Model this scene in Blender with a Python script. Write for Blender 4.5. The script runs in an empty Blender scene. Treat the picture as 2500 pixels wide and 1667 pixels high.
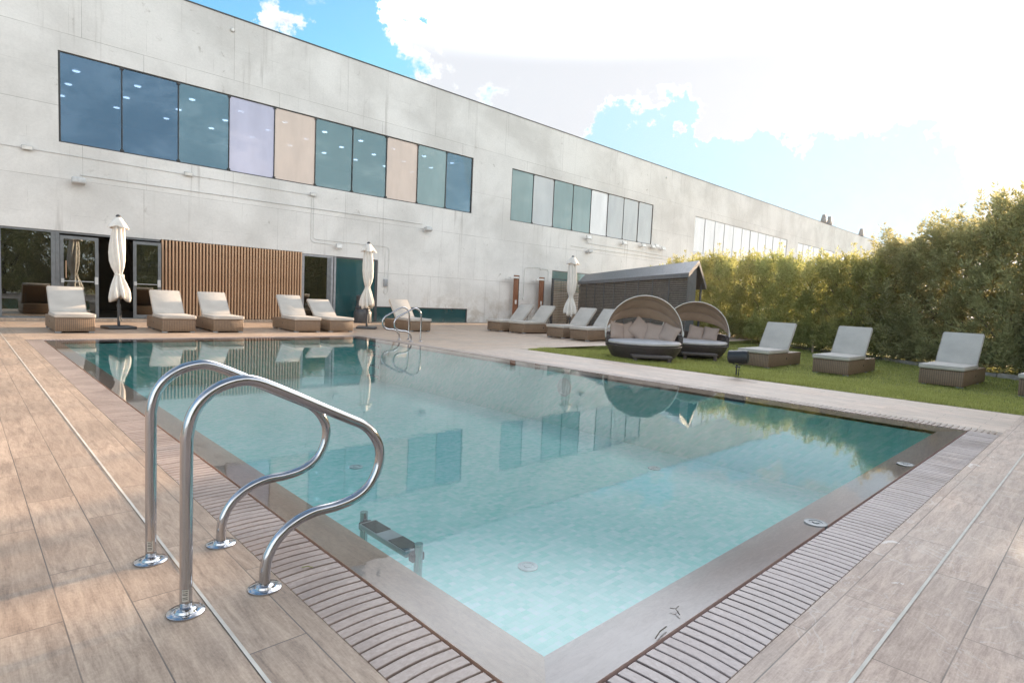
import bpy, bmesh, math, random
import numpy as np
from mathutils import Vector, Matrix
R=math.radians; PI=math.pi
S=bpy.context.scene; COL=S.collection
random.seed(7)

# ------------------------------------------------------------ camera
H=1.2; FPX=1419.2; YAW,PITCH,ROLL=-0.7652,-0.073,0.0453
def camrot():
    cy,sy=math.cos(YAW),math.sin(YAW); cp,sp=math.cos(PITCH),math.sin(PITCH); cr,sr=math.cos(ROLL),math.sin(ROLL)
    f=Vector((-sy,cy,0)); r=Vector((cy,sy,0)); u=Vector((0,0,1))
    f2=f*cp+u*sp; u2=-f*sp+u*cp
    return r*cr+u2*sr, -r*sr+u2*cr, f2
cr_,cu_,cf_=camrot()
cam=bpy.data.cameras.new('camera'); co=bpy.data.objects.new('camera',cam); COL.objects.link(co)
cam.sensor_width=36; cam.lens=FPX/2500*36; cam.clip_start=.05; cam.clip_end=3000
m=Matrix((cr_,cu_,-cf_)).transposed().to_4x4(); m.translation=Vector((0,0,H)); co.matrix_world=m
S.camera=co
# ------------------------------------------------------------ light
SUN_AZ=1.; SUN_EL=11.5       # azimuth measured from +X towards +Y
sd=Vector((math.cos(R(SUN_EL))*math.cos(R(SUN_AZ)),math.cos(R(SUN_EL))*math.sin(R(SUN_AZ)),math.sin(R(SUN_EL))))
sl=bpy.data.lights.new('sun','SUN'); sl.energy=5.0; sl.angle=R(.6); sl.color=(1,.74,.50)
so=bpy.data.objects.new('sun',sl); COL.objects.link(so); so.rotation_euler=sd.to_track_quat('Z','Y').to_euler()
S.view_settings.view_transform='Standard'; S.view_settings.look='None'; S.view_settings.gamma=1
S.view_settings.exposure=1.56

class NT:
    def __init__(s,tree): s.t=tree; tree.nodes.clear()
    def n(s,typ,ins=None,**kw):
        nd=s.t.nodes.new('ShaderNode'+typ)
        for k,v in kw.items(): setattr(nd,k,v)
        if ins:
            for k,v in ins.items():
                sk=nd.inputs[k]
                if isinstance(v,bpy.types.NodeSocket): s.t.links.new(v,sk)
                elif v is not None:
                    if isinstance(v,(tuple,list)) and sk.type=='RGBA' and len(v)==3: v=(*v,1)
                    sk.default_value=v
        return nd
    def math(s,op,a,b=None,c=None,clamp=False):
        nd=s.t.nodes.new('ShaderNodeMath'); nd.operation=op; nd.use_clamp=clamp
        for i,v in enumerate((a,b,c)):
            if v is None: continue
            if isinstance(v,bpy.types.NodeSocket): s.t.links.new(v,nd.inputs[i])
            else: nd.inputs[i].default_value=v
        return nd.outputs[0]
    def mix(s,f,a,b,mode='MIX'):
        nd=s.t.nodes.new('ShaderNodeMix'); nd.data_type='RGBA'; nd.blend_type=mode; nd.clamp_factor=True
        for i,v in ((0,f),(6,a),(7,b)):
            if isinstance(v,bpy.types.NodeSocket): s.t.links.new(v,nd.inputs[i])
            else: nd.inputs[i].default_value=v if i==0 else ((*v,1) if len(v)==3 else v)
        return nd.outputs[2]
    def noise(s,vec,scale,detail=4,rough=.55,dist=0.,out=0):
        nd=s.n('TexNoise',{'Scale':scale,'Detail':detail,'Roughness':rough,'Distortion':dist,'Vector':vec}); return nd.outputs[out]
    def ss(s,v,a,b,lo=0.,hi=1.):
        nd=s.t.nodes.new('ShaderNodeMapRange'); nd.interpolation_type='SMOOTHSTEP'
        s.t.links.new(v,nd.inputs[0])
        for i,x in enumerate((a,b,lo,hi)): nd.inputs[i+1].default_value=x
        return nd.outputs[0]
    def sep(s,v): return s.n('SeparateXYZ',{0:v}).outputs
    def comb(s,x,y,z=0.): return s.n('CombineXYZ',{0:x,1:y,2:z}).outputs[0]
    def scale(s,v,sc):
        return s.n('VectorMath',{0:v,1:sc},operation='MULTIPLY').outputs[0]
    def bump(s,h,st=.3,d=.01): return s.n('Bump',{'Height':h,'Strength':st,'Distance':d}).outputs[0]
    def link(s,a,b): s.t.links.new(a,b)

# ------------------------------------------------------------ sky: Nishita with clouds
W=bpy.data.worlds.new('World'); S.world=W; W.use_nodes=True
t=NT(W.node_tree)
geo=t.n('TexCoord'); dirv=t.n('VectorMath',{0:geo.outputs['Generated']},operation='NORMALIZE').outputs[0]
sky=t.n('TexSky'); sky.sky_type='NISHITA'; sky.sun_disc=False; sky.sun_elevation=R(SUN_EL); sky.sun_rotation=R(90-SUN_AZ); sky.air_density=1.0; sky.dust_density=.35; sky.ozone_density=2.2
def pxdir(dx,dy):
    x=(dx*1.063-1250)/FPX; y=(dy*1.063-833.5)/FPX
    return (cf_+cr_*x-cu_*y).normalized()
# direction lobes (where banks of cloud and where gaps stand)
lobes=[(1780,540,5,-.8),(2000,590,6,-.8),(1560,430,4,-.7),(2120,480,4,-.6),(960,130,4,-.7),(1050,190,4,-.8),(1300,270,5,-.7),(1480,310,5,-.9),(1680,360,5,-.8),(1850,470,6,-.9),(2050,430,6,-.8),(1400,330,4,-.5),(780,60,5,-.9),(880,190,5,-.75),(560,-40,6,-.8),(655,20,3.0,.75),(735,40,3.2,.9),(600,30,1.8,.6),
 (1000,60,6,.9),(1180,90,9,1.),(1350,200,8,1.),(1000,150,4,.6),(1480,100,9,.9),(1500,-250,22,.6),
 (1140,215,3.0,-.9),(1500,290,4.5,-.95),(1235,240,2.5,-.7),(1640,255,3,-.55),(1560,340,3.5,-.6),
 (1700,320,4,.9),(1620,300,2.5,.6),(1800,250,5,.85),(1950,180,8,.8),
 (1780,420,5,-.9),(1900,400,6,-.95),(2000,480,6,-.9),(2100,400,5,-.5),(1500,420,4,-.3),
 (2250,330,6,.9),(2200,100,9,.8),(2300,500,6,.5),(2450,300,12,.8)]
wv=t.n('TexNoise',{'Vector':dirv,'Scale':4.5,'Detail':9.,'Roughness':.66}).outputs[1]
wv=t.n('VectorMath',{0:wv,1:(.5,.5,.5)},operation='SUBTRACT').outputs[0]
wdir=t.n('VectorMath',{0:t.n('VectorMath',{0:wv,'Scale':.42},operation='SCALE').outputs[0],1:dirv},operation='ADD').outputs[0]
wdir=t.n('VectorMath',{0:wdir},operation='NORMALIZE').outputs[0]
acc=None
for dx,dy,r,w in lobes:
    d=pxdir(dx,dy)
    dp=t.n('VectorMath',{0:wdir,1:tuple(d)},operation='DOT_PRODUCT').outputs['Value']
    v=t.ss(dp,math.cos(R(r*1.5)),math.cos(R(r*.25)),0.,w)
    acc=v if acc is None else t.math('ADD',acc,v)
sx=t.sep(dirv)
zz=t.math('ADD',t.math('MAXIMUM',sx[2],0.),.32)
pv=t.comb(t.math('DIVIDE',sx[0],zz),t.math('DIVIDE',sx[1],zz),t.math('MULTIPLY',sx[2],1.5))
n1=t.noise(pv,1.9,10,.66,.35); n2=t.noise(pv,7.5,9,.68,.5)
nn=t.math('ADD',t.math('MULTIPLY',n1,1.7),t.math('MULTIPLY',n2,1.15))
den=t.math('ADD',t.math('ADD',nn,t.ss(sx[2],.4,.7,-1.42,-1.32)),t.math('MULTIPLY',acc,.85))
mask=t.ss(den,-.02,.34)
mask=t.mix(t.ss(sx[1],.15,-.25,0.,.66),mask,(.62,.62,.62)); mask=t.sep(mask)[0]
core=t.ss(den,.1,.9)
sdot=t.n('VectorMath',{0:dirv,1:tuple(sd)},operation='DOT_PRODUCT').outputs['Value']
glow=t.math('POWER',t.math('MAXIMUM',sdot,0.),10.)
skyc=t.n('VectorMath',{0:t.mix(1.,sky.outputs[0],(.74,1.22,1.36),'MULTIPLY'),'Scale':.10},operation='SCALE').outputs[0]
haze=t.mix(t.ss(sx[2],-.02,.20,.35,0.),skyc,(.18,.32,.42))
haze=t.n('VectorMath',{0:haze,1:(.135,.262,.345)},operation='MINIMUM').outputs[0]
haze=t.mix(.08,haze,(.24,.34,.39)); haze=t.mix(t.math('MULTIPLY',t.math('POWER',t.math('MAXIMUM',sdot,0.),4.),.5,clamp=True),haze,(.42,.44,.45))
n3=t.noise(wdir,5.,6,.6)
cl=t.mix(t.ss(t.math('ADD',t.math('MULTIPLY',core,.5),t.math('ADD',t.math('MULTIPLY',n2,.7),t.math('MULTIPLY',n3,.7))),.60,1.02),(.40,.405,.412),(.285,.297,.318))
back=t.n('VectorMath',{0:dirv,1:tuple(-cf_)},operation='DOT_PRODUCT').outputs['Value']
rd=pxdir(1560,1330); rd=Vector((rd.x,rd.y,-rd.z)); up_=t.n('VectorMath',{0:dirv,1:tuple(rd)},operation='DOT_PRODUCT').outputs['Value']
bright=t.math('MULTIPLY',t.math('ADD',1.,t.math('MULTIPLY',t.ss(sx[2],.36,.53),t.ss(up_,.79,.98,0.,7.5))),t.math('ADD',1.,t.math('MULTIPLY',t.ss(sx[1],.2,-.4,0.,2.4),t.ss(sx[2],.45,.85,1.,-.25))))  # added cloud brightness: behind camera to light the wall, high ahead for water reflections
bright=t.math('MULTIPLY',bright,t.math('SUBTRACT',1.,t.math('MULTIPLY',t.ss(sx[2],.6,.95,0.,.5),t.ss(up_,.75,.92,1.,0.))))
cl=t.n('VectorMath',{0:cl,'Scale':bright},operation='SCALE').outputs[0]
cl=t.mix(t.ss(sx[1],.2,-.3),cl,t.mix(1.,cl,(1.05,1.,.93),'MULTIPLY'))
cl=t.mix(t.math('MULTIPLY',glow,.45,clamp=True),cl,(.46,.455,.445))
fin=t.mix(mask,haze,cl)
# below the horizon: dull ground
fin=t.mix(t.ss(sx[2],-.03,0.,1.,0.),fin,(.18,.17,.15))
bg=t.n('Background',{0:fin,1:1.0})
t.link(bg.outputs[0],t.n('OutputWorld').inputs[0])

# ------------------------------------------------------------ materials
def mat(name):
    m=bpy.data.materials.new(name); m.use_nodes=True; return m,NT(m.node_tree)
def out(t,sh): t.link(sh,t.n('OutputMaterial').inputs[0])
def pri(t,col,rough=.6,metal=0.,normal=None,spec=.5,**kw):
    ins={'Base Color':col,'Roughness':rough,'Metallic':metal,'Specular IOR Level':spec}
    if normal is not None: ins['Normal']=normal
    ins.update(kw)
    return t.n('BsdfPrincipled',ins).outputs[0]
def pos(t): return t.n('NewGeometry').outputs['Position']
def objc(t): return t.n('TexCoord').outputs['Object']
def simple(name,c,rough=.6,metal=0.,var=.12,scale=8.,bump=.0,spec=.5,bscale=60.):
    m,t=mat(name); v=objc(t)
    n=t.noise(v,scale,4)
    k=t.ss(n,.3,.7,1-var,1+var)
    col=t.n('VectorMath',{0:c,'Scale':k},operation='SCALE').outputs[0]
    nb=t.bump(t.noise(v,bscale,3),bump,.01) if bump else None
    out(t,pri(t,col,t.ss(t.noise(v,scale*2,3),.3,.7,max(rough-.06,.02),min(rough+.06,1)),metal,nb,spec)); return m

def plank_mat(name,along,v0,u0=0.,tint=(1,1,1),stain=0.,off=.42):
    m,t=mat(name); p=t.sep(pos(t))
    u,v=(p[0],p[1]) if along=='x' else (p[1],p[0])
    uu=t.math('SUBTRACT',u,u0); vv=t.math('SUBTRACT',v,v0)
    vec=t.comb(uu,vv,0.)
    br=t.n('TexBrick',{'Vector':vec,'Color1':(0,0,0),'Color2':(1,1,1),'Mortar':(.5,.5,.5),'Scale':1.,'Mortar Size':.0024,'Mortar Smooth':.1,'Bias':0.,'Brick Width':1.03,'Row Height':.205})
    br.offset=off; br.offset_frequency=2; br.squash=1.
    rnd=t.sep(br.outputs[0])[0]
    vec2=t.comb(t.math('ADD',t.math('MULTIPLY',uu,2.2),t.math('MULTIPLY',rnd,31.)),t.math('MULTIPLY',vv,15.),t.math('MULTIPLY',rnd,9.))
    g1=t.noise(vec2,1.5,7,.68,.7); g2=t.noise(t.scale(vec2,(3.,6.,1.)),2.,5,.7,.4); g3=t.noise(vec,1.1,4)
    g=t.math('ADD',t.math('MULTIPLY',g1,.5),t.math('ADD',t.math('MULTIPLY',g2,.25),t.math('MULTIPLY',t.noise(vec,70.,4,.75),.25)))
    cr=t.n('ValToRGB',{0:g}); e=cr.color_ramp
    e.elements[0].position=.37; e.elements[0].color=(.20*tint[0],.155*tint[1],.125*tint[2],1)
    e.elements[1].position=.60; e.elements[1].color=(.46*tint[0],.385*tint[1],.32*tint[2],1)
    x=e.elements.new(.48); x.color=(.335*tint[0],.27*tint[1],.22*tint[2],1)
    k=t.math('MULTIPLY',t.ss(rnd,0,1,.93,1.07),t.ss(g3,.3,.7,.88,1.10))
    c=t.n('VectorMath',{0:cr.outputs[0],'Scale':k},operation='SCALE').outputs[0]
    if stain>0:
        sn=t.noise(t.scale(vec,(1.,1.8,1.)),3.1,6,.62,.9); sm=t.ss(sn,.665,.69,0,stain)
        wn=t.n('TexNoise',{'Vector':vec,'Scale':2.3,'Detail':5.,'Roughness':.6,'Distortion':1.2}).outputs[0]
        vein=t.math('MULTIPLY',t.ss(t.math('ABSOLUTE',t.math('SUBTRACT',wn,.5)),0.,.012,1,0),stain*.35)
        c=t.mix(t.math('MAXIMUM',sm,vein),c,(.62,.57,.53))
    c=t.mix(t.math('MULTIPLY',t.ss(t.noise(vec,.8,3),.35,.6,.55,1.),br.outputs[1]),c,(.12,.095,.08))
    h=t.math('SUBTRACT',t.math('MULTIPLY',g2,.25),t.math('MULTIPLY',br.outputs[1],1.))
    rg=t.ss(g3,.3,.7,.42,.62)
    out(t,pri(t,c,rg,normal=t.bump(h,.5,.003))); return m

def wood_mat(name,c1,c2,axis=2,sc=14.,rough=.55):
    m,t=mat(name); v=objc(t); s=[sc,sc,sc]; s[axis]=sc*.06
    n=t.noise(t.scale(v,tuple(s)),1.,5,.6,.8)
    out(t,pri(t,t.mix(t.ss(n,.3,.7),c1,c2),rough,normal=t.bump(n,.2,.004))); return m

def wicker_mat(name,c1,c2,sz=.034):
    m,t=mat(name); p=t.sep(objc(t)); h=t.math('ADD',p[0],p[1])
    rib=t.math('ABSOLUTE',t.math('SINE',t.math('MULTIPLY',h,PI/sz)))
    row=t.math('SINE',t.math('ADD',t.math('MULTIPLY',p[2],2*PI/(sz*.62)),t.math('MULTIPLY',t.math('FLOOR',t.math('DIVIDE',h,sz)),PI)))
    k=t.math('ADD',t.math('MULTIPLY',t.math('POWER',rib,.6),.62),t.math('ADD',t.math('MULTIPLY',row,.16),.16))
    n=t.noise(objc(t),22,4,.7); n2=t.noise(objc(t),3,3)
    kk=t.math('ADD',k,t.math('ADD',t.math('MULTIPLY',t.math('SUBTRACT',n,.5),.7),t.math('MULTIPLY',t.math('SUBTRACT',n2,.5),.4)),clamp=True)
    c=t.mix(kk,c1,c2)
    out(t,pri(t,c,.5,normal=t.bump(k,.8,.006))); return m

def fabric_mat(name,c,rough=.9,fold=0.):
    m,t=mat(name); v=objc(t); n=t.noise(v,3.,4); w=t.noise(v,260.,2); wr=t.noise(v,9.,4,.5,.6)
    k=t.ss(n,.3,.7,.92,1.06)
    col=t.n('VectorMath',{0:c,'Scale':k},operation='SCALE').outputs[0]
    hh=t.math('ADD',t.math('MULTIPLY',w,.15),t.math('MULTIPLY',wr,1.+fold))
    out(t,pri(t,col,rough,normal=t.bump(hh,.35,.012),spec=.2)); return m

def glass_mat(name,tint,refl_rough=.01,opaq=.0,ocol=(.1,.1,.1),base=.12,trans=(.5,.55,.6),ripple=.002):
    # architectural pane: Fresnel mirror over a tinted clear layer (opaq>0 adds a diffuse blind, film or painted sky reflection)
    m,t=mat(name)
    nb=t.bump(t.noise(pos(t),.9,2),.25,ripple) if ripple else None
    fr=t.n('Fresnel',{'IOR':1.55}).outputs[0]
    f=t.math('ADD',t.math('MULTIPLY',fr,1.-base),base,clamp=True)
    gl=t.n('BsdfGlossy',{'Color':tint,'Roughness':refl_rough})
    if nb is not None: t.link(nb,gl.inputs['Normal'])
    tr=t.n('BsdfTransparent',{'Color':trans})
    sm=t.noise(t.scale(pos(t),(1.6,1.,.5)),1.,3)
    df=t.n('BsdfDiffuse',{'Color':t.mix(t.ss(sm,.3,.7),tuple(x*.86 for x in ocol),ocol)})
    a=t.n('MixShader',{0:opaq,1:tr.outputs[0],2:df.outputs[0]}).outputs[0]
    out(t,t.n('MixShader',{0:f,1:a,2:gl.outputs[0]}).outputs[0]); return m

def concrete():
    m,t=mat('board marked concrete'); P=pos(t); p=t.sep(P)
    vec=t.comb(p[0],p[2],0.)
    def joints(w,h,ox,oz,size,off=.37):
        v=t.comb(t.math('ADD',p[0],ox),t.math('ADD',p[2],oz),0.)
        b=t.n('TexBrick',{'Vector':v,'Color1':(.0,.0,.0),'Color2':(1,1,1),'Mortar':(.5,.5,.5),'Scale':1.,'Mortar Size':size,'Mortar Smooth':.5,'Bias':0.,'Brick Width':w,'Row Height':h}); b.offset=off; b.offset_frequency=2
        return b
    b1=joints(4.15,2.02,-.13,.0,.008); b2=joints(1.9,1.01,.4,.0,.004,.5)
    br=t.noise(t.scale(vec,(1.,1.,1.)),.9,6,.6); 
    j1=t.math('MULTIPLY',b1.outputs[1],t.ss(br,.3,.6,.3,1.)); j2=t.math('MULTIPLY',b2.outputs[1],t.ss(t.noise(vec,1.3,5,.65),.46,.62))
    cloud=t.noise(vec,.35,7,.62,.3); fine=t.noise(vec,14.,6,.7)
    st=t.noise(t.scale(P,(3.4,1.,.16)),1.,6,.62,.15)       # rain streaks
    st2=t.noise(t.scale(P,(9.,1.,.25)),1.,5,.6)
    drip=t.math('MULTIPLY',t.ss(st,.56,.72),t.ss(st2,.42,.62))
    under=t.math('MULTIPLY',t.ss(p[2],3.6,5.05,0.,1.),t.ss(p[2],5.06,5.1,1.,0.))
    pit=t.noise(vec,26.,3,.7); pits=t.ss(pit,.70,.75)
    blot=t.math('MULTIPLY',t.ss(t.noise(vec,2.2,8,.72,.5),.60,.72),t.ss(t.noise(vec,.5,3),.45,.6))
    base=t.mix(t.ss(cloud,.32,.66),(.60,.59,.57),(.77,.76,.74))
    k=t.math('MULTIPLY',t.ss(fine,.25,.75,.95,1.04),t.math('ADD',.965,t.math('MULTIPLY',t.sep(b1.outputs[0])[0],.06)))
    base=t.n('VectorMath',{0:base,'Scale':k},operation='SCALE').outputs[0]
    base=t.mix(t.math('MULTIPLY',drip,t.math('ADD',.5,t.math('MULTIPLY',under,.35))),base,(.27,.25,.23))
    base=t.mix(t.math('MULTIPLY',blot,.8),base,(.30,.28,.25))
    damp=t.math('MULTIPLY',t.math('MULTIPLY',t.ss(p[2],.1,1.9,1.,0.),t.ss(p[0],12.,16.)),t.ss(t.noise(vec,1.5,7,.7,.3),.42,.62))
    base=t.mix(t.math('MULTIPLY',damp,.55),base,(.34,.28,.21))
    base=t.mix(t.math('MULTIPLY',pits,.35),base,(.3,.28,.26))
    base=t.mix(t.math('MULTIPLY',j1,.8),base,(.28,.27,.25)); base=t.mix(t.math('MULTIPLY',j2,.7),base,(.30,.29,.27))
    h=t.math('SUBTRACT',t.math('ADD',t.math('MULTIPLY',fine,.4),t.math('MULTIPLY',cloud,.6)),t.math('ADD',j1,t.math('MULTIPLY',pits,.8)))
    out(t,pri(t,base,.72,normal=t.bump(h,.18,.01),spec=.35)); return m

def stone_mat(name,c1,c2,st=(1,1,1)):
    m,t=mat(name); v=t.scale(pos(t),st)
    a=t.noise(v,3.,6,.65,.6); b=t.noise(pos(t),55.,4,.7); w=t.noise(t.scale(pos(t),(st[0]*4,st[1]*4,1)),9.,4,.6,1.5)
    k=t.math('ADD',t.math('MULTIPLY',a,.5),t.math('ADD',t.math('MULTIPLY',b,.2),t.math('MULTIPLY',w,.3)))
    c=t.mix(t.ss(k,.36,.64),c1,c2)
    out(t,pri(t,c,t.ss(a,.3,.7,.32,.5),normal=t.bump(k,.25,.003))); return m
M={}
M['conc']=concrete()
M['deckL']=plank_mat('porcelain plank left','y',.87,-.18,(1.05,.94,.84))
M['deckN']=plank_mat('porcelain plank near','x',.72,-.35,(1.09,.98,.95),stain=.8)
M['deckF']=plank_mat('porcelain plank far','x',.72,.1,(1.2,1.08,.97))
M['deckR']=plank_mat('porcelain plank right','y',.87,.4,(1.3,1.23,1.2))
M['copeY']=stone_mat('coping along y',(.52,.29,.20),(.74,.48,.35),(1.,.25,1)); M['copeX']=stone_mat('coping along x',(.52,.32,.27),(.72,.50,.44),(.25,1.,1))
M['grateY']=stone_mat('grate along y',(.25,.185,.155),(.42,.33,.285),(.5,1.,1)); M['grateX']=stone_mat('grate along x',(.24,.185,.17),(.41,.335,.315),(1.,.5,1))
M['grout']=simple('white expansion joint',(.56,.52,.46),.8)
M['slot']=simple('dark rubber channel',(.03,.024,.022),.7)
M['dark']=simple('dark grey metal',(.05,.053,.06),.45,.0)
M['alu']=simple('grey anodised frame',(.16,.17,.18),.4,.3)
M['frame_light']=simple('light grey frame',(.30,.31,.33),.45,.2)
M['black']=simple('black window gasket',(.02,.022,.025),.5)
M['white']=simple('white enamel',(.72,.72,.70),.4)
M['pale']=simple('pale grey plastic',(.5,.51,.51),.5)
M['conduit']=simple('galvanised conduit',(.60,.60,.58),.45,.2)
M['wicker']=wicker_mat('brown synthetic wicker',(.045,.028,.018),(.30,.20,.13),.036)
M['wickerd']=wicker_mat('dark synthetic wicker',(.018,.013,.012),(.10,.078,.07),.016)
M['cushion']=fabric_mat('cream canvas cushion',(.52,.48,.435)); M['piping']=fabric_mat('cushion piping',(.40,.36,.33))
M['pillow']=fabric_mat('taupe pillow canvas',(.38,.30,.26))
M['hood']=fabric_mat('taupe canopy canvas',(.46,.34,.26)); M['hoodedge']=fabric_mat('canopy hem',(.72,.69,.65))
M['bedcush']=fabric_mat('pale lilac grey canvas',(.56,.53,.53))
M['parasol']=fabric_mat('off white parasol cloth',(.72,.68,.63),.85,1.)
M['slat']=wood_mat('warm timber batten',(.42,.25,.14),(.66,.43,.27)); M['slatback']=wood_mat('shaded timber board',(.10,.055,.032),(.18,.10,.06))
M['corten']=wood_mat('rust brown shower panel',(.16,.06,.03),(.27,.11,.055),2,3.,.45)
M['shed']=simple('blue grey sheet metal',(.12,.13,.15),.45,.1); M['shedlouvre']=wood_mat('grey brown louvre',(.13,.115,.10),(.23,.205,.18),0,9.)
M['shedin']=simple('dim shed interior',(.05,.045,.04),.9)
M['stone']=simple('weathered stone edging',(.30,.26,.22),.85,0,.25,6.,.5)
M['bark']=wood_mat('bark',(.10,.075,.055),(.2,.155,.12),2,9.,.9)
M['stake']=wood_mat('weathered stake',(.22,.17,.12),(.38,.31,.24),2,9.,.9)
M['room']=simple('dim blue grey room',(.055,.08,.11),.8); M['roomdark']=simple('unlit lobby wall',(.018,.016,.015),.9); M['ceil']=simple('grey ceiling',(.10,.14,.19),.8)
M['teal']=glass_mat('dark teal glass',(.8,1.,1.),.05,.9,(.018,.085,.095),.05)
M['gdoor']=glass_mat('dark clear glass',(.95,1.,1.),.004,.0,(.1,.1,.1),.16,(.55,.6,.6),.001)
pc={'navy':((.42,.68,.95),(.012,.035,.075),.6),'blue':((.58,.85,1.),(.025,.085,.13),.55),'teal':((.75,.97,1.),(.06,.16,.19),.5),
    'lav':((.95,.95,1.),(.52,.52,.70),.8),'peach':((1.,.95,.92),(.76,.60,.50),.78),'aqua':((.85,1.,1.),(.22,.36,.37),.6),'grey':((.95,1.,1.),(.55,.58,.60),.75),'white':((1.,1.,1.),(.86,.88,.90),.85)}
for k,(a,b,o) in pc.items(): M['g_'+k]=glass_mat('pane '+k,a,.012,o,b,.07 if k in('navy','blue','teal') else .05,(.42,.5,.6))
def chrome():
    m,t=mat('polished stainless steel'); v=objc(t)
    n=t.noise(t.scale(v,(60.,60.,60.)),1.,3)
    out(t,pri(t,(.50,.50,.52),t.ss(n,.3,.7,.09,.15),1.,None)); return m
M['steel']=chrome()
def emi(name,c,s):
    m,t=mat(name); out(t,t.n('Emission',{0:c,1:s}).outputs[0]); return m
M['lamp']=emi('lit downlight',(1,.97,.92),8.0)
def mosaic():
    m,t=mat('pool mosaic'); P=t.sep(pos(t)); 
    # tiles: floor in x/y, walls in the other axes
    u=t.math('ADD',P[0],t.math('MULTIPLY',P[2],1.0)); v=t.math('ADD',P[1],t.math('MULTIPLY',P[2],1.0))
    a=t.math('FLOOR',t.math('DIVIDE',u,.05)); b=t.math('FLOOR',t.math('DIVIDE',v,.05))
    wn=t.n('TexWhiteNoise',{'Vector':t.comb(a,b,0.)}).outputs['Value']
    a2=t.math('FLOOR',t.math('DIVIDE',u,.10)); b2=t.math('FLOOR',t.math('DIVIDE',v,.05))
    w2=t.n('TexWhiteNoise',{'Vector':t.comb(a2,b2,3.)}).outputs['Value']
    k=t.math('ADD',.15,t.math('ADD',t.math('MULTIPLY',wn,.42),t.math('MULTIPLY',w2,.38)))
    big=t.noise(t.comb(P[0],P[1],P[2]),.5,3)
    k=t.math('ADD',k,t.math('MULTIPLY',t.math('SUBTRACT',big,.5),.5))
    cr=t.n('ValToRGB',{0:k}); e=cr.color_ramp; e.elements[0].position=.15; e.elements[0].color=(.33,.84,.73,1); e.elements[1].position=.85; e.elements[1].color=(.76,1.,.95,1)
    gu=t.math('ABSOLUTE',t.math('SUBTRACT',t.math('FRACT',t.math('DIVIDE',u,.05)),.5)); gv=t.math('ABSOLUTE',t.math('SUBTRACT',t.math('FRACT',t.math('DIVIDE',v,.05)),.5))
    gr=t.ss(t.math('MAXIMUM',gu,gv),.46,.49,0.,.35)
    out(t,pri(t,t.mix(gr,cr.outputs[0],(.34,.62,.56)),.3)); return m
M['mosaic']=mosaic()
def water():
    m,t=mat('pool water'); P=pos(t)
    n=t.math('ADD',t.math('MULTIPLY',t.noise(P,18.,2,.5),.25),t.math('MULTIPLY',t.noise(P,2.2,2,.5),.9))
    nb=t.bump(n,.035,.02)
    fr=t.n('Fresnel',{'IOR':1.34,'Normal':nb}).outputs[0]
    gl=t.n('BsdfGlossy',{'Color':(1,1,1),'Roughness':0.0,'Normal':nb}); tr=t.n('BsdfTransparent',{'Color':(.93,1.,.99)})
    out(t,t.n('MixShader',{0:fr,1:tr.outputs[0],2:gl.outputs[0]}).outputs[0]); return m
M['water']=water()
def leafmat(name,c1,c2,trc):
    m,t=mat(name); oi=t.n('ObjectInfo').outputs['Random']
    g=t.n('NewGeometry'); n=t.noise(g.outputs['Position'],1.6,4); r=g.outputs['Random Per Island']
    k=t.math('ADD',t.math('MULTIPLY',n,.6),t.math('MULTIPLY',r,.4))
    c=t.mix(t.ss(k,.25,.75),c1,c2)
    hs=t.n('HueSaturation',{'Color':c,'Hue':t.math('ADD',.485,t.math('MULTIPLY',oi,.03)),'Value':t.math('ADD',.85,t.math('MULTIPLY',oi,.3))}).outputs[0]
    d=t.n('BsdfDiffuse',{'Color':hs}).outputs[0]; tl=t.n('BsdfTranslucent',{'Color':t.mix(.5,hs,trc)}).outputs[0]
    out(t,t.n('MixShader',{0:.5,1:d,2:tl}).outputs[0]); return m
M['leaf']=leafmat('hedge foliage',(.21,.24,.09),(.50,.51,.23),(.62,.56,.18))
M['leaft']=leafmat('tall tree foliage',(.24,.24,.13),(.50,.47,.26),(.55,.47,.20))
M['blade']=leafmat('lawn blades',(.21,.235,.065),(.43,.43,.16),(.42,.42,.12))
def lawnm():
    m,t=mat('lawn soil and turf'); P=pos(t); n=t.noise(P,2.,6,.7); f=t.noise(P,60.,4,.8)
    c=t.mix(t.ss(n,.3,.7),(.14,.16,.05),(.23,.24,.09)); c=t.mix(t.math('MULTIPLY',t.ss(f,.45,.7),.5),c,(.14,.16,.06))
    dry=t.math('MULTIPLY',t.ss(t.noise(P,.9,4),.6,.7),.5); c=t.mix(dry,c,(.16,.12,.06))
    out(t,pri(t,c,.9,normal=t.bump(f,.6,.03),spec=.1)); return m
M['lawn']=lawnm()
def groundm():
    m,t=mat('dry open ground'); P=pos(t); n=t.noise(P,.08,8,.65); c=t.mix(t.ss(n,.3,.7),(.10,.12,.05),(.24,.2,.13))
    out(t,pri(t,c,.95,spec=.1)); return m
M['ground']=groundm()

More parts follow.
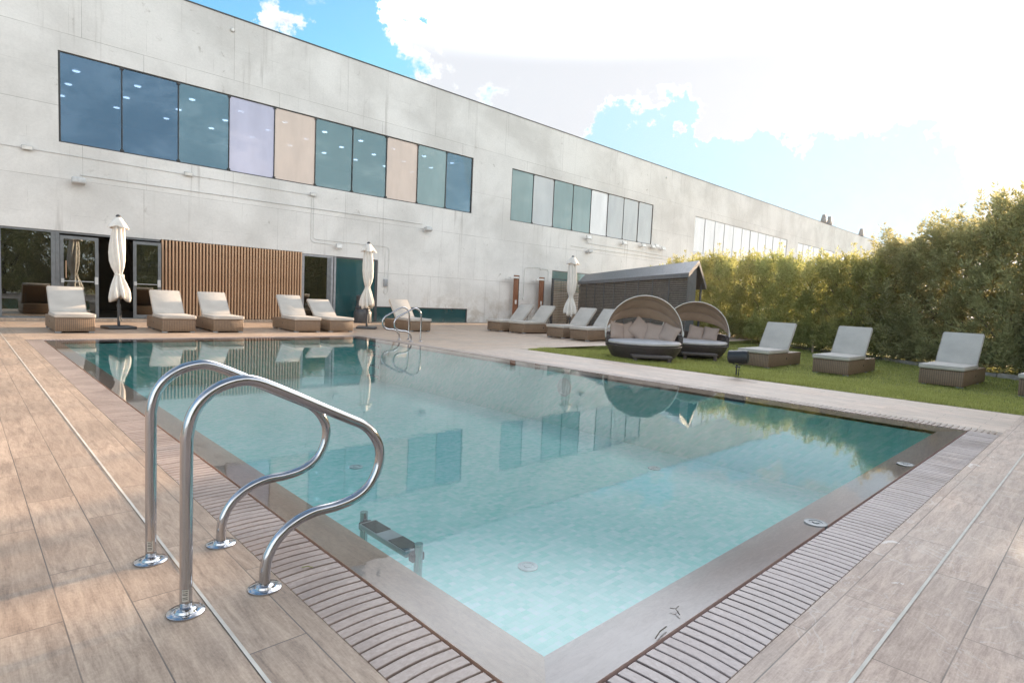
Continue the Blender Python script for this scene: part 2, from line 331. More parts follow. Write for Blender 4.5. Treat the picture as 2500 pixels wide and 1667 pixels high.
# ------------------------------------------------------------ mesh helpers
class MB:
    def __init__(s): s.v=[]; s.f=[]
    def add(s,vs,fs):
        o=len(s.v); s.v+= [tuple(x) for x in vs]; s.f+=[tuple(i+o for i in f) for f in fs]; return s
    def box(s,x0,x1,y0,y1,z0,z1):
        return s.add([(x0,y0,z0),(x1,y0,z0),(x1,y1,z0),(x0,y1,z0),(x0,y0,z1),(x1,y0,z1),(x1,y1,z1),(x0,y1,z1)],
          [(0,3,2,1),(4,5,6,7),(0,1,5,4),(1,2,6,5),(2,3,7,6),(3,0,4,7)])
    def quad(s,a,b,c,d): return s.add([a,b,c,d],[(0,1,2,3)])
    def rect(s,x0,x1,y0,y1,z): return s.quad((x0,y0,z),(x1,y0,z),(x1,y1,z),(x0,y1,z))
    def rbox(s,x0,x1,y0,y1,z0,z1,b=.02,seg=2):
        bm=bmesh.new(); bmesh.ops.create_cube(bm,size=1)
        for v in bm.verts: v.co=Vector(((x0+x1)/2+v.co.x*(x1-x0),(y0+y1)/2+v.co.y*(y1-y0),(z0+z1)/2+v.co.z*(z1-z0)))
        bmesh.ops.bevel(bm,geom=list(bm.edges),offset=b,segments=seg,affect='EDGES',profile=.5)
        bm.verts.index_update(); s.add([v.co[:] for v in bm.verts],[[v.index for v in f.verts] for f in bm.faces]); bm.free(); return s
    def tube(s,pts,r,n=10,cap=True,radii=None):
        pts=[Vector(p) for p in pts]; rings=[]; prev=None
        for i,p in enumerate(pts):
            a=pts[max(i-1,0)]; b=pts[min(i+1,len(pts)-1)]; tn=(b-a).normalized()
            if prev is None:
                up=Vector((0,0,1)) if abs(tn.z)<.9 else Vector((0,1,0)); nx=tn.cross(up).normalized()
            else: nx=(prev-tn*prev.dot(tn)).normalized()
            prev=nx; ny=tn.cross(nx); rr=radii[i] if radii else r
            rings.append([p+nx*rr*math.cos(2*PI*k/n)+ny*rr*math.sin(2*PI*k/n) for k in range(n)])
        return s.loft(rings,cap)
    def loft(s,rings,cap=True,closed=True):
        n=len(rings[0]); vs=[v for r in rings for v in r]; fs=[]
        for i in range(len(rings)-1):
            for k in range(n if closed else n-1):
                a=i*n+k; b=i*n+(k+1)%n; fs.append((a,b,b+n,a+n))
        if cap and closed: fs.append(tuple(range(n))[::-1]); fs.append(tuple((len(rings)-1)*n+k for k in range(n)))
        return s.add(vs,fs)
    def lathe(s,prof,n=24,cx=0,cy=0,cap=True):
        return s.loft([[(cx+r*math.cos(2*PI*k/n),cy+r*math.sin(2*PI*k/n),z) for k in range(n)] for r,z in prof],cap)
    def xf(s,mt):
        s.v=[tuple(mt@Vector(v)) for v in s.v]; return s
    def obj(s,name,material,parent=None,smooth=False,loc=None):
        me=bpy.data.meshes.new(name); me.from_pydata(s.v,[],s.f); me.update()
        bm=bmesh.new(); bm.from_mesh(me); bmesh.ops.recalc_face_normals(bm,faces=bm.faces); bm.to_mesh(me); bm.free()
        me.materials.append(M[material] if isinstance(material,str) else material)
        if smooth:
            for p in me.polygons: p.use_smooth=True
            if smooth!='all' and hasattr(me,'set_sharp_from_angle'): me.set_sharp_from_angle(angle=R(40))
        o=bpy.data.objects.new(name,me); COL.objects.link(o)
        if parent: o.parent=parent
        if loc: o.location=loc
        return o
def flat(mb,name,material,parent=None):   # for open sheets: keep the winding given
    me=bpy.data.meshes.new(name); me.from_pydata(mb.v,[],mb.f); me.update(); me.materials.append(M[material])
    o=bpy.data.objects.new(name,me); COL.objects.link(o)
    if parent: o.parent=parent
    return o
def tag(o,label=None,cat=None,group=None,kind=None):
    if label: o['label']=label
    if cat: o['category']=cat
    if group: o['group']=group
    if kind: o['kind']=kind
    return o
def thing(name,label,cat,loc=(0,0,0),rz=0.,group=None):
    o=bpy.data.objects.new(name,None); COL.objects.link(o); o.location=loc; o.rotation_euler=(0,0,rz); o.empty_display_size=.2
    return tag(o,label,cat,group)
def copy_tree(o,parent=None):
    c=o.copy(); COL.objects.link(c)
    if parent: c.parent=parent
    for ch in [x for x in o.children]: copy_tree(ch,c)
    return c
def struct(o,label=None,cat=None): return tag(o,label,cat,kind='structure')

# ------------------------------------------------------------ pool
X0,X1,Y0,Y1=1.207,7.921,1.036,14.243; CW=.241; GW=.258; SL=.022
ix0,ix1,iy0,iy1=X0+CW,X1-CW,Y0+CW,Y1-CW
gx0,gx1,gy0,gy1=X0-GW,X1+GW,Y0-GW,Y1+GW
D=21.2
LX=9.9                                    # lawn edge
dk=MB().rect(-16,gx0,gy0,D+.3,0); struct(flat(dk,'pool_deck','deckL'),'wood look plank paving left of the pool with one pale joint','paving')
dn=MB().rect(-16,LX,-16,gy0,0); struct(flat(dn,'pool_deck','deckN'),'greyer wood look plank paving with white stains at the near end of the pool','paving')
dr=MB().rect(gx1,LX,gy0,10.05,0); struct(flat(dr,'pool_deck','deckR'),'pale plank paving between the pool and the lawn','paving')
df=MB().rect(gx0,gx1,gy1,D+.3,0).rect(gx1,60,10.05,D+.3,0); struct(flat(df,'pool_deck','deckF'),'plank terrace paving between the far end of the pool and the building','paving')
j=MB().rect(.664,.676,gy0,D-.35,.003); tag(flat(j,'expansion_joint','grout'),'long white joint running down the left deck beside the pool','joint',kind='structure')
j=MB().rect(gx0,LX,.504,.516,.003); tag(flat(j,'expansion_joint','grout'),'long white joint across the near right deck','joint',kind='structure')
# threshold strip below the doors
th=MB().box(-16,9.36,D-.32,D-.003,0,.06); struct(th.obj('doorstep','deckF'),'low plank covered doorstep along the foot of the building','step')
# basin
b=MB(); zf=-1.0; zt=-.03
b.rect(ix0,ix1,iy0,iy1,zf)
b.quad((ix0,iy0,zf),(ix0,iy0,zt),(ix0,iy1,zt),(ix0,iy1,zf)); b.quad((ix1,iy0,zf),(ix1,iy1,zf),(ix1,iy1,zt),(ix1,iy0,zt))
b.quad((ix0,iy0,zf),(ix1,iy0,zf),(ix1,iy0,zt),(ix0,iy0,zt)); b.quad((ix0,iy1,zf),(ix0,iy1,zt),(ix1,iy1,zt),(ix1,iy1,zf))
struct(flat(b,'pool_basin','mosaic'),'turquoise mosaic basin of the swimming pool','pool')
# coping: four mitred slabs, sloping gently under the water film
def coping(side):
    mb=MB(); N=110; K=8
    if side in 'lr': L0,L1=Y0+SL,Y1-SL
    else: L0,L1=X0+SL,X1-SL
    rng=random.Random(hash(side)%97)
    ph=[rng.uniform(0,6) for _ in range(6)]
    vs=[];
    for i in range(N+1):
        for k in range(K+1):
            q=k/K; off=SL+(CW-SL)*q
            a=L0+(off-SL); bb=L1-(off-SL); u=a+(bb-a)*i/N
            w=-.0065
            z=-.0005-.024*q+w*(1-q)
            vs.append({'l':(X0+off,u,z),'r':(X1-off,u,z),'n':(u,Y0+off,z),'f':(u,Y1-off,z)}[side])
    fs=[(i*(K+1)+k,i*(K+1)+k+1,(i+1)*(K+1)+k+1,(i+1)*(K+1)+k) for i in range(N) for k in range(K)]
    if side in 'lf': fs=[f[::-1] for f in fs]
    if side=='l': fs=[f[::-1] for f in fs]; fs=[f for f in fs]
    mb.add(vs,fs)
    # skirts
    for kk,zb in ((0,-.12),(K,-.06)):
        idx=[i*(K+1)+kk for i in range(N+1)]; top=[vs[q] for q in idx]; bot=[(p[0],p[1],zb) for p in top]
        mb.loft([top,bot],False,False)
    return mb
for s,mm in (('l','copeY'),('r','copeY'),('n','copeX'),('f','copeX')):
    o=coping(s).obj('pool_coping',mm,smooth=True)
    for p in o.data.polygons:
        pass
    struct(o,{'l':'brown wet coping along the left long side of the pool','r':'brown coping along the lawn side of the pool','n':'brown wet coping along the near short side of the pool','f':'brown coping along the far end of the pool'}[s],'coping')
# gutter below grates
g=MB()
for (a,b_,c,d) in ((gx0,X0+SL,gy0,gy1),(X1-SL,gx1,gy0,gy1),(X0+SL,X1-SL,gy0,Y0+SL),(X0+SL,X1-SL,Y1-SL,gy1)): g.box(a,b_,c,d,-.14,-.05)
struct(g.obj('gutter','slot'),'dark overflow gutter under the grates','gutter')
def grate(side,label):
    mb=MB(); pit=.055; sw=.0462
    L0,L1=(gy0,gy1) if side in 'lr' else (X0,X1)
    a0,a1={'l':(gx0+.004,X0-.001),'r':(X1+.001,gx1-.004),'n':(gy0+.004,Y0-.001),'f':(Y1+.001,gy1-.004)}[side]
    n=int((L1-L0)/pit); pit=(L1-L0)/n; c=.0018; rr=random.Random(3)
    for i in range(n):
        u0=L0+i*pit+rr.uniform(-.0007,.0007); u1=u0+sw; z1=.0008+rr.uniform(-.0008,.0008); 
        K=6; rings=[]
        for k in range(K+1):
            s_=k/K; a=a0+(a1-a0)*s_; bow=.009*math.sin(s_*PI)*(1 if side in 'ln' else -1)
            pr=[(u0+bow,-.03),(u0+bow,z1-c),(u0+bow+c,z1),(u1+bow-c,z1),(u1+bow,z1-c),(u1+bow,-.03)]
            rings.append([(a,u,z) if side in 'lr' else (u,a,z) for u,z in pr])
        mb.loft(rings,True)
    return tag(mb.obj('overflow_grate','grateY' if side in 'lr' else 'grateX'),label,'grate','slatted overflow grates round the pool')
grate('l','slatted grate along the left long side of the pool, by the near handrail')
grate('r','slatted grate between the pool and the lawn side paving')
grate('n','slatted grate along the near short side of the pool, at bottom right')
grate('f','slatted grate at the far end of the pool, in front of the loungers')
# water
wa=MB().rect(X0+SL*.9,X1-SL*.9,Y0+SL*.9,Y1-SL*.9,-.004); struct(flat(wa,'water','water'),'still pool water reflecting sky and building','water')
# floor inlets and coping fittings
inl=None
def inlet_mesh():
    return MB().lathe([(.085,0),(.085,.008),(.075,.012),(.055,.012),(.05,.006),(.035,.006),(.03,.012),(.0,.013)],28)
for (x,y,lab) in ((3.38,3.21,'round white floor inlet nearest the near pool corner, under water'),(3.61,6.49,'round white floor inlet under water beyond the near handrail'),(6.8,4.19,'round white floor inlet under the middle right of the water'),(2.4,5.96,'round white floor inlet under water near the left coping')):
    if inl is None: inl=inlet_mesh().obj('pool_inlet','white',smooth=True); o=inl
    else: o=inl.copy(); COL.objects.link(o)
    o.location=(x,y,zf+.002); tag(o,lab,'pool inlet','round inlets on the pool floor')
fit=MB().lathe([(.062,-.02),(.062,.004),(.052,.007),(.036,.006),(.034,.003),(.02,.003),(.018,.008),(0,.009)],28)
fm=None
for (x,y,lab) in ((3.56,1.115,'small round steel fitting set in the near coping'),(5.61,1.12,'small round steel fitting in the near coping close to the right pool corner')):
    if fm is None: fm=fit.obj('coping_fitting','alu',smooth=True); o=fm
    else: o=fm.copy(); COL.objects.link(o)
    o.location=(x,y,-.006); tag(o,lab,'pool fitting','round fittings in the coping')
# skimmer like light in right wall seen as pale ring
o=MB().lathe([(.16,0),(.16,.01),(.145,.02),(.12,.02),(.115,.008),(0,.008)],32); o.xf(Matrix.Rotation(-PI/2,4,'Y'))
tag(o.obj('underwater_light','white',smooth=True,loc=(ix1-.003,6.62,-.30)),'round underwater lamp in the lawn side pool wall','pool light')

# ------------------------------------------------------------ handrails and ladder
PROF=[(.592,0),(.592,.3),(.592,.60),(.595,.665),(.612,.735),(.65,.79),(.705,.828),(.77,.845),(.835,.838),(.96,.782),(1.10,.712),(1.23,.648),(1.30,.612),(1.352,.56),(1.385,.49),(1.38,.41),(1.34,.335),(1.27,.29),(1.18,.272),(1.08,.268),(1.0,.245),(.935,.20),(.893,.14),(.878,.08),(.877,0)]
def spline(pts,m=4):
    P=[Vector(p) for p in pts]; P=[P[0]]+P+[P[-1]]; o=[]
    for i in range(1,len(P)-2):
        for k in range(m):
            s=k/m; a,b,c,d=P[i-1:i+3]
            o.append(.5*((2*b)+(c-a)*s+(2*a-5*b+4*c-d)*s*s+(3*b-a-3*c+d)*s**3))
    o.append(P[-2]); return o
def handrail(label,y,flip=False,xo=0.,sticker=True):
    r=thing('pool_handrail',label,'handrail',(xo,y,0),PI if flip else 0,'steel handrails at the pool ladders')
    pts=spline([(x-.592,0,z) for x,z in PROF],4)
    MB().tube(pts,.0215,18).obj('rail','steel',r,'all')
    for fx in (0,.285):
        MB().lathe([(.064,.001),(.064,.005),(.062,.0065),(.038,.0075),(.034,.015),(.0225,.019)],32,fx,0).obj('foot_plate','steel',r,True)
    if sticker:
        mb=MB(); n=6
        rings=[[(.0222*math.cos(a),.0222*math.sin(a),z) for a in [R(-140+k*12) for k in range(n)]] for z in (.05,.095)]
        mb.loft(rings,False,False); st=mb.obj('sticker','grout',r)
        mb=MB(); 
        for z in (.058,.064,.074,.080,.088): mb.loft([[(.0225*math.cos(a),.0225*math.sin(a),zz) for a in [R(-135+k*11) for k in range(5)]] for zz in (z,z+.0025)],False,False)
        mb.obj('print','black',st)
    return r
handrail('steel handrail nearest the camera, standing on the left deck',2.28,xo=.592)
handrail('second steel handrail from the camera on the left deck, just behind the nearest',2.81,xo=.592)
handrail('far steel handrail left one of the far pair, beyond the pool',12.98,True,8.66,False)
handrail('far steel handrail right one of the far pair, beyond the pool',12.40,True,8.64,False)
def ladder(label,loc,rz):
    r=thing('pool_ladder',label,'ladder',loc,rz,'submerged pool ladders')
    for sy in (-.27,.27):
        MB().tube([(.0,sy,-.95),(0,sy,-.04)],.0215,18).obj('stile','steel',r,True)
        MB().tube([(.0,sy,-.30),(-.20,sy,-.30)],.012,10).obj('wall_bracket','pale',r,True)
    for z in (-.085,-.34,-.60,-.85):
        st=MB().rbox(-.052,.052,-.235,.235,z-.03,z,.006,2).obj('tread','pale',r,True)
        for a,b_ in ((-.215,-.06),(.06,.215)): MB().box(-.045,.045,a,b_,z+.0005,z+.0035).obj('grip_strip','black',st)
        for sy in (-.25,.25): MB().rbox(-.035,.04,sy-.022,sy+.022,z-.05,z-.006,.01,2).obj('end_cap','dark',st,True)
    return r
ladder('submerged step ladder under the water by the near handrails',(1.655,2.60,0),0)
ladder('submerged step ladder under the water by the far handrails',(ix1-.2,12.69,0),PI)

# ------------------------------------------------------------ building
B=thing('concrete_building','long pale concrete building with ribbons of coloured windows behind the pool','building',(0,D,0))
WT=10.1
def B_(mb,name,material,parent=B,smooth=False):
    mb.xf(Matrix.Translation((0,-D,0))) if parent is B else mb.xf(Matrix.Translation((0,-D,0)))
    return mb.obj(name,material,parent,smooth)
holes=[(-7.,4.74,.06,2.56),(4.74,9.35,.06,2.58),(9.36,12.55,.0,2.54),(12.55,17.36,.0,.64),(2.2,17.39,5.06,7.58),(19.85,32.35,5.06,7.58),(37.65,53.95,5.06,7.58),(56.45,66.15,5.06,7.58),(68.5,79.,5.06,7.58),(23.1,26.6,1.7,2.82)]
BX0,BX1=-16.,97.
def facade():
    xs=sorted(set([BX0,BX1]+[h[0] for h in holes]+[h[1] for h in holes])); zs=sorted(set([-.3,WT]+[h[2] for h in holes]+[h[3] for h in holes]))
    mb=MB()
    for i in range(len(xs)-1):
        for k in range(len(zs)-1):
            a,b_,c,d=xs[i],xs[i+1],zs[k],zs[k+1]; mx,mz=(a+b_)/2,(c+d)/2
            if any(h[0]<mx<h[1] and h[2]<mz<h[3] for h in holes): continue
            mb.quad((a,D,c),(b_,D,c),(b_,D,d),(a,D,d))
    for (a,b_,c,d) in holes:
        y2=D+.28
        if c>0: mb.quad((a,D,c),(b_,D,c),(b_,y2,c),(a,y2,c))
        mb.quad((a,D,d),(a,y2,d),(b_,y2,d),(b_,D,d))
        if a not in (9.36,12.55,4.74): mb.quad((a,D,c),(a,y2,c),(a,y2,d),(a,D,d))
        if b_ not in (9.35,4.74,12.55): mb.quad((b_,D,c),(b_,D,d),(b_,y2,d),(b_,y2,c))
    # parapet top, ends, back
    mb.quad((BX0,D,WT),(BX1,D,WT),(BX1,D+.35,WT),(BX0,D+.35,WT)); mb.quad((BX0,D+.35,WT),(BX1,D+.35,WT),(BX1,D+.35,9.6),(BX0,D+.35,9.6))
    mb.quad((BX1,D,-.3),(BX1,D+24,-.3),(BX1,D+24,WT),(BX1,D,WT)); mb.quad((BX0,D,-.3),(BX0,D,WT),(BX0,D+24,WT),(BX0,D+24,-.3)); mb.quad((BX0,D+24,-.3),(BX0,D+24,WT),(BX1,D+24,WT),(BX1,D+24,-.3))
    mb.xf(Matrix.Translation((0,-D,0))); return flat(mb,'wall','conc',B)
facade()
B_(MB().rect(BX0,BX1,D+.35,D+24,9.6),'roof','pale')
B_(MB().box(BX0-.02,BX1+.02,D-.025,D+.37,WT+.002,WT+.035),'parapet_cap','dark')
def room(x0,x1,z0,z1,y1,m1='room',mc='ceil'):
    y0=D+.30
    w=MB().quad((x0,y0,z0),(x1,y0,z0),(x1,y1,z0),(x0,y1,z0)).quad((x0,y1,z0),(x1,y1,z0),(x1,y1,z1),(x0,y1,z1)).quad((x0,y0,z0),(x0,y1,z0),(x0,y1,z1),(x0,y0,z1)).quad((x1,y0,z0),(x1,y0,z1),(x1,y1,z1),(x1,y1,z0))
    r=B_(w,'room',m1); c=MB().quad((x0,y0,z1),(x0,y1,z1),(x1,y1,z1),(x1,y0,z1)); B_(c,'ceiling',mc,r); return r
def downlights(r,xs,ys,z):
    base=None
    for x in xs:
        for y in ys:
            if base is None:
                base=MB().lathe([(.0,0),(.10,0),(.10,-.012),(.085,-.02),(0,-.02)],16).obj('downlight','lamp',r,loc=(x,y-D,z-.002))
            else:
                o=base.copy(); COL.objects.link(o); o.location=(x,y-D,z-.002); o.parent=r
r1=room(2.0,17.6,4.2,7.56,29.); downlights(r1,[2.8+1.61*i for i in range(10)],(22.7,24.4,26.1),7.54)
r2=room(19.65,32.55,4.2,7.56,29.); downlights(r2,[20.6+1.61*i for i in range(8)],(22.7,24.4,26.1),7.54)
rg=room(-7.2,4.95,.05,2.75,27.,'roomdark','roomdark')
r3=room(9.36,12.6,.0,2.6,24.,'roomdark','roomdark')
for a,b_ in ((37.5,54.1),(56.3,66.3),(68.4,79.1)): B_(MB().box(a,b_,D+.4,D+.45,4.9,7.7),'window_back','room')
B_(MB().box(23.,26.7,D+.3,D+.34,1.6,2.9),'window_back','room')
def ribbon(x0,x1,z0,z1,n,cols,frame='black',bolts=True,label=None):
    fr=MB(); y=D+.055; w=.028
    fr.box(x0,x1,y-.03,y+.03,z0,z0+.035).box(x0,x1,y-.03,y+.03,z1-.035,z1)
    xs=[x0+(x1-x0)*i/n for i in range(n+1)]
    for i,x in enumerate(xs):
        ww=.02 if 0<i<n else .03; xa=min(max(x,x0+ww),x1-ww)
        fr.box(xa-ww/1.4,xa+ww/1.4,y-.034,y+.034,z0+.035,z1-.035)
        if bolts and 0<i<n:
            for z in (z0+.06,z1-.06): fr.box(xa-.045,xa+.045,y-.05,y-.034,z-.035,z+.035)
    f=B_(fr,'window',frame)
    if label: f['label']=label
    rr=random.Random(int(x0*10))
    for i in range(n):
        a,b_=xs[i]+.012,xs[i+1]-.012; t1=rr.uniform(-.004,.004); t2=rr.uniform(-.004,.004)
        p=MB().box(a,b_,y-.006,y+.006,z0+.02,z1-.02)
        p.v=[(v[0],v[1]+t1*(v[0]-a)+t2*(v[2]-z0),v[2]) for v in p.v]
        B_(p,'pane','g_'+cols[i%len(cols)],f)
    return f
ribbon(2.2,17.39,5.06,7.58,10,['navy','navy','blue','lav','peach','teal','teal','peach','aqua','blue'],label='ribbon window nearest, above the doors')
ribbon(19.85,32.35,5.06,7.58,8,['aqua','grey','aqua','aqua','white','grey','grey','grey'],label='second ribbon window, above the showers')
ribbon(37.65,53.95,5.06,7.58,11,['white'],'frame_light',False); ribbon(56.45,66.15,5.06,7.58,7,['white'],'frame_light',False); ribbon(68.5,79.,5.06,7.58,7,['white'],'frame_light',False)  # blown-out sky reflection on these panes is painted as white diffuse
ribbon(23.1,26.6,1.7,2.82,2,['aqua'],'alu',False)
# ground floor glazing
f=MB()
y0,y1=D+.03,D+.11
for x0,x1 in ((-.62,-.52),(.86,.92),(2.0,2.1)): f.box(x0,x1,y0,y1,.10,2.50)
f.box(-7.,4.72,y0-.004,y1+.004,2.50,2.555); f.box(-7.,2.10,y0-.004,y1+.004,.062,.10); f.box(2.102,2.19,y0-.01,y1+.01,.062,2.498)
gf=B_(f,'glazing','alu')
for a,b_ in ((-7.,-.62),(-.52,.86),(.92,2.0)): B_(MB().box(a,b_,D+.06,D+.072,.10,2.5),'pane','gdoor',gf)
def doorleaf(x0,x1,ang,bar=True,label=None,flipbar=False,w_=.085):
    w=x1-x0; f=MB().box(0,w_,-.03,.03,0,2.36).box(w-w_,w,-.03,.03,0,2.36).box(w_,w-w_,-.028,.028,0,.10).box(w_,w-w_,-.028,.028,2.27,2.36)
    mt=Matrix.Translation((x0,.08,.085))@Matrix.Rotation(ang,4,'Z')
    o=f.obj('door','alu',B); o.matrix_local=mt
    if label: o['label']=label
    p=MB().box(w_,w-w_,-.006,.006,.10,2.27).obj('pane','gdoor',o)
    if bar: 
        MB().tube([(.05,-.065,1.05),(w-.12,-.065,1.05)],.012,8).box(w-.10,w-.02,-.085,-.032,.98,1.20).box(.02,.09,-.085,-.032,1.0,1.12).obj('push_bar','pale',o)
    return o
doorleaf(2.2,3.12,0,True,'closed glass door leaf left of the dark doorway')
MB().tube([(2.335,-.0,1.22),(2.335,-.0,1.72)],.012,8).obj('pull_handle','slat',B)
d2=doorleaf(4.70,3.86,0); bpy.data.objects.remove(d2.children[0]) if False else None
for c in list(d2.children): bpy.data.objects.remove(c)
bpy.data.objects.remove(d2)
d2=doorleaf(3.98,4.72,R(-7),True,'open glass door leaf right of the dark doorway')
d2.location=(3.98,-.06,.085)
# timber battens
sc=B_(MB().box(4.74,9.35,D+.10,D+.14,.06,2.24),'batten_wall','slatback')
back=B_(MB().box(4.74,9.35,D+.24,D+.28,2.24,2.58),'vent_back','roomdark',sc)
n=46; proto=None
for i in range(n):
    x=4.79+(9.31-4.79)*i/(n-1)
    if proto is None:
        proto=MB().box(-.022,.022,-.035,.095,.075,2.565).obj('batten','slat',sc,loc=(x,0,0))
    else:
        o=proto.copy(); COL.objects.link(o); o.parent=sc; o.location=(x,random.uniform(-.003,.003),random.uniform(-.004,.002))
# second door and teal glass
f=MB(); y0,y1=D+.01,D+.10
f.box(9.37,9.45,y0,y1,.0,2.53).box(10.52,10.60,y0,y1,0,2.53).box(10.64,10.72,y0,y1,0,2.53).box(9.45,10.52,y0,y1,2.45,2.53).box(9.45,10.52,y0,y1,0,.07)
df2=B_(f,'door','frame_light'); df2['label']='narrow glass door right of the timber battens'
B_(MB().box(9.45,10.36,D+.04,D+.052,.07,2.45),'pane','gdoor',df2); B_(MB().box(10.36,10.52,y0+.01,y1-.01,.07,2.45),'stile','alu',df2); B_(MB().box(10.60,10.64,y0+.03,y1-.02,0,2.53),'joint','black',df2)
f=MB().box(10.72,12.55,y0+.01,y1,2.47,2.53).box(12.44,12.55,y0,y1,0,2.47); tp=B_(f,'window_frame','dark')
B_(MB().box(10.72,12.44,D+.03,D+.05,0.01,2.47),'teal_pane','teal',tp)
f=MB().box(12.55,17.36,D+.02,D+.1,.60,.64).box(17.31,17.36,D+.02,D+.1,0,.60).box(14.3,14.34,D+.02,D+.1,0,.6); lw=B_(f,'window_frame','dark')
B_(MB().box(12.55,14.3,D+.05,D+.06,0,.6).box(14.34,17.31,D+.05,D+.06,0,.6),'teal_pane','teal',lw)
# conduits, floodlights, loudspeakers, boxes (fixed to the wall: parts)
def cond(pts,r=.007,name='conduit'):
    o=MB().tube([(x,-.022,z) for x,z in pts],r,8).obj(name,'conduit',B,True); return o
cond([(-16,4.78),(9.66,4.70),(9.75,4.62),(9.75,3.16),(9.85,3.1),(12.95,3.1),(13.0,3.05),(13.0,2.96)])
cond([(9.66,4.6),(9.66,3.08),(9.76,2.98),(10.5,2.96)]); cond([(2.69,4.21),(14.67,4.24)],.01); cond([(12.86,2.98),(12.86,1.83)]); cond([(12.86,1.44),(12.84,1.2),(12.94,1.15),(13.02,1.25),(13.05,3.0)],.009)
cond([(25.77,4.53),(30,4.5),(37.88,4.42)],.012); cond([(24.5,4.24),(37,4.28)],.011); cond([(20.99,1.3),(21.0,2.72),(21.1,2.82),(22.1,2.88),(22.2,2.76)],.013); cond([(22.3,2.84),(22.7,2.82),(22.78,2.72),(22.78,2.2)],.013)
cond([(25.9,4.75),(25.9,4.53)],.01)
def wallbox(name,x,z,w,h,d=.06,m_='pale'): MB().rbox(x-w/2,x+w/2,-d,-.002,z-h/2,z+h/2,.01,2).obj(name,m_,B,True)
wallbox('junction_box',12.9,1.63,.16,.30,.1,'frame_light'); wallbox('notice',20.68,1.42,.22,.36,.012,'white'); wallbox('switch_box',21.0,1.25,.12,.14,.06,'white')
def flood(x,z,w=.30,h=.15,down=20,yo=-.14):
    o=MB().rbox(-w/2,w/2,-.03,.03,-h/2,h/2,.008,1).obj('floodlight','pale',B,True); o.location=(x,yo,z); o.rotation_euler=(R(down),0,0)
    MB().box(-w/2+.02,w/2-.02,-.034,-.0305,-h/2+.015,h/2-.015).obj('lens','white',o)
    MB().box(-.03,.03,.0,-yo-.01,-.02,.02).obj('bracket','pale',o)
for x in (1.5,5.51,9.7): flood(x,4.74,.26,.12,10,-.08)
flood(10.74,2.92,.24,.17,-10,-.16)
for x,z in ((25.7,4.82),(29.1,4.85),(31.1,4.9),(32.2,4.92),(32.6,5.0),(33.4,4.9)): flood(x,z,.42,.22,-20,-.28)
for x,z in ((2.62,4.01),(14.85,4.04),(25.92,4.07)):
    o=MB().rbox(-.17,.17,-.11,.11,-.09,.09,.04,3).obj('wall_speaker','pale',B,True); o.location=(x,-.2,z); o.rotation_euler=(R(-12),0,0)
    MB().tube([(0,.0,.05),(0,.19,.1)],.012,8).obj('bracket','pale',o)
MB().lathe([(0.07,0),(.07,.03),(.045,.06),(0,.065)],16).xf(Matrix.Rotation(PI/2,4,'X')).obj('vent_cap','conduit',B,True).location=(6.82,-.002,9.68)
MB().lathe([(0.07,0),(.07,.03),(.045,.06),(0,.065)],16).xf(Matrix.Rotation(PI/2,4,'X')).obj('vent_cap','conduit',B,True).location=(33.6,-.002,9.5)
# roof cowls: things standing on the roof
cw=None
for x,lab in ((73.7,'metal roof cowl, left one of the close pair'),(75.6,'metal roof cowl, right one of the close pair'),(88.,'single metal roof cowl near the far end')):
    if cw is None:
        cw=thing('roof_cowl',lab,'roof vent',(x,25,9.6),0,'cowls on the roof')
        MB().lathe([(.24,0),(.24,2.0)],16).obj('duct','alu',cw,True)
        MB().lathe([(.24,1.98),(.33,2.2),(.34,2.35),(.19,3.0),(.20,3.06),(0,3.08)],16).obj('hood','alu',cw,True)
        o=cw
    else: o=copy_tree(cw)
    o.location=(x,25,9.6); tag(o,lab)

# ------------------------------------------------------------ showers
sh=None
for x,lab in ((20.17,'rust brown outdoor shower panel, the one further from the louvred fence'),(22.0,'rust brown outdoor shower panel next to the louvred fence')):
    if sh is None:
        sh=thing('outdoor_shower',lab,'shower',(x,D-.3,0),0,'outdoor showers by the wall'); o=sh
        MB().box(-.15,.15,-.03,.03,0,2.38).obj('panel','corten',sh); MB().box(.152,.17,-.05,.05,0,2.38).obj('edge','dark',sh)
        MB().box(-.45,.1,-.1,-.035,2.22,2.30).obj('arm','white',sh)
        hd=MB().lathe([(.02,0),(.17,-.01),(.17,-.03),(0,-.03)],20,-.62,-.07).xf(Matrix.Translation((0,0,2.16))).obj('shower_head','conduit',sh,True)
        MB().tube([(-.45,-.07,2.25),(-.62,-.07,2.25),(-.62,-.07,2.15)],.012,8).obj('pipe','conduit',sh,True)
        MB().rbox(-.06,.04,-.07,-.032,.95,1.15,.01,1).tube([(0,-.08,1.05),(-.08,-.1,1.05)],.012,8).obj('mixer','white',sh,True)
    else: o=copy_tree(sh)
    o.location=(x,D-.3,0); tag(o,lab)

# ------------------------------------------------------------ louvred fence
lf=thing('louvred_fence','slatted screen fence standing by the showers','fence',(22.6,D-.55,0))
FH=2.32
for i,x in enumerate((0,1.28,2.3)):
    MB().box(x-.05,x+.05,-.05,.05,0,FH).obj('post','dark',lf)
for (a,b_) in ((.05,1.23),(1.33,2.25)):
    mb=MB(); k=0; z=.08
    while z<FH-.06:
        mb.add([(a,-.035,z),(b_,-.035,z),(b_,.02,z+.03),(a,.02,z+.03),(a,-.035,z+.045),(b_,-.035,z+.045),(b_,.02,z+.06),(a,.02,z+.06)],[(0,3,2,1),(4,5,6,7),(0,1,5,4),(1,2,6,5),(2,3,7,6),(3,0,4,7)]); z+=.088
    mb.obj('louvre_panel','stake',lf)
MB().box(-.05,2.35,-.055,.055,FH,FH+.04).obj('top_rail','dark',lf)

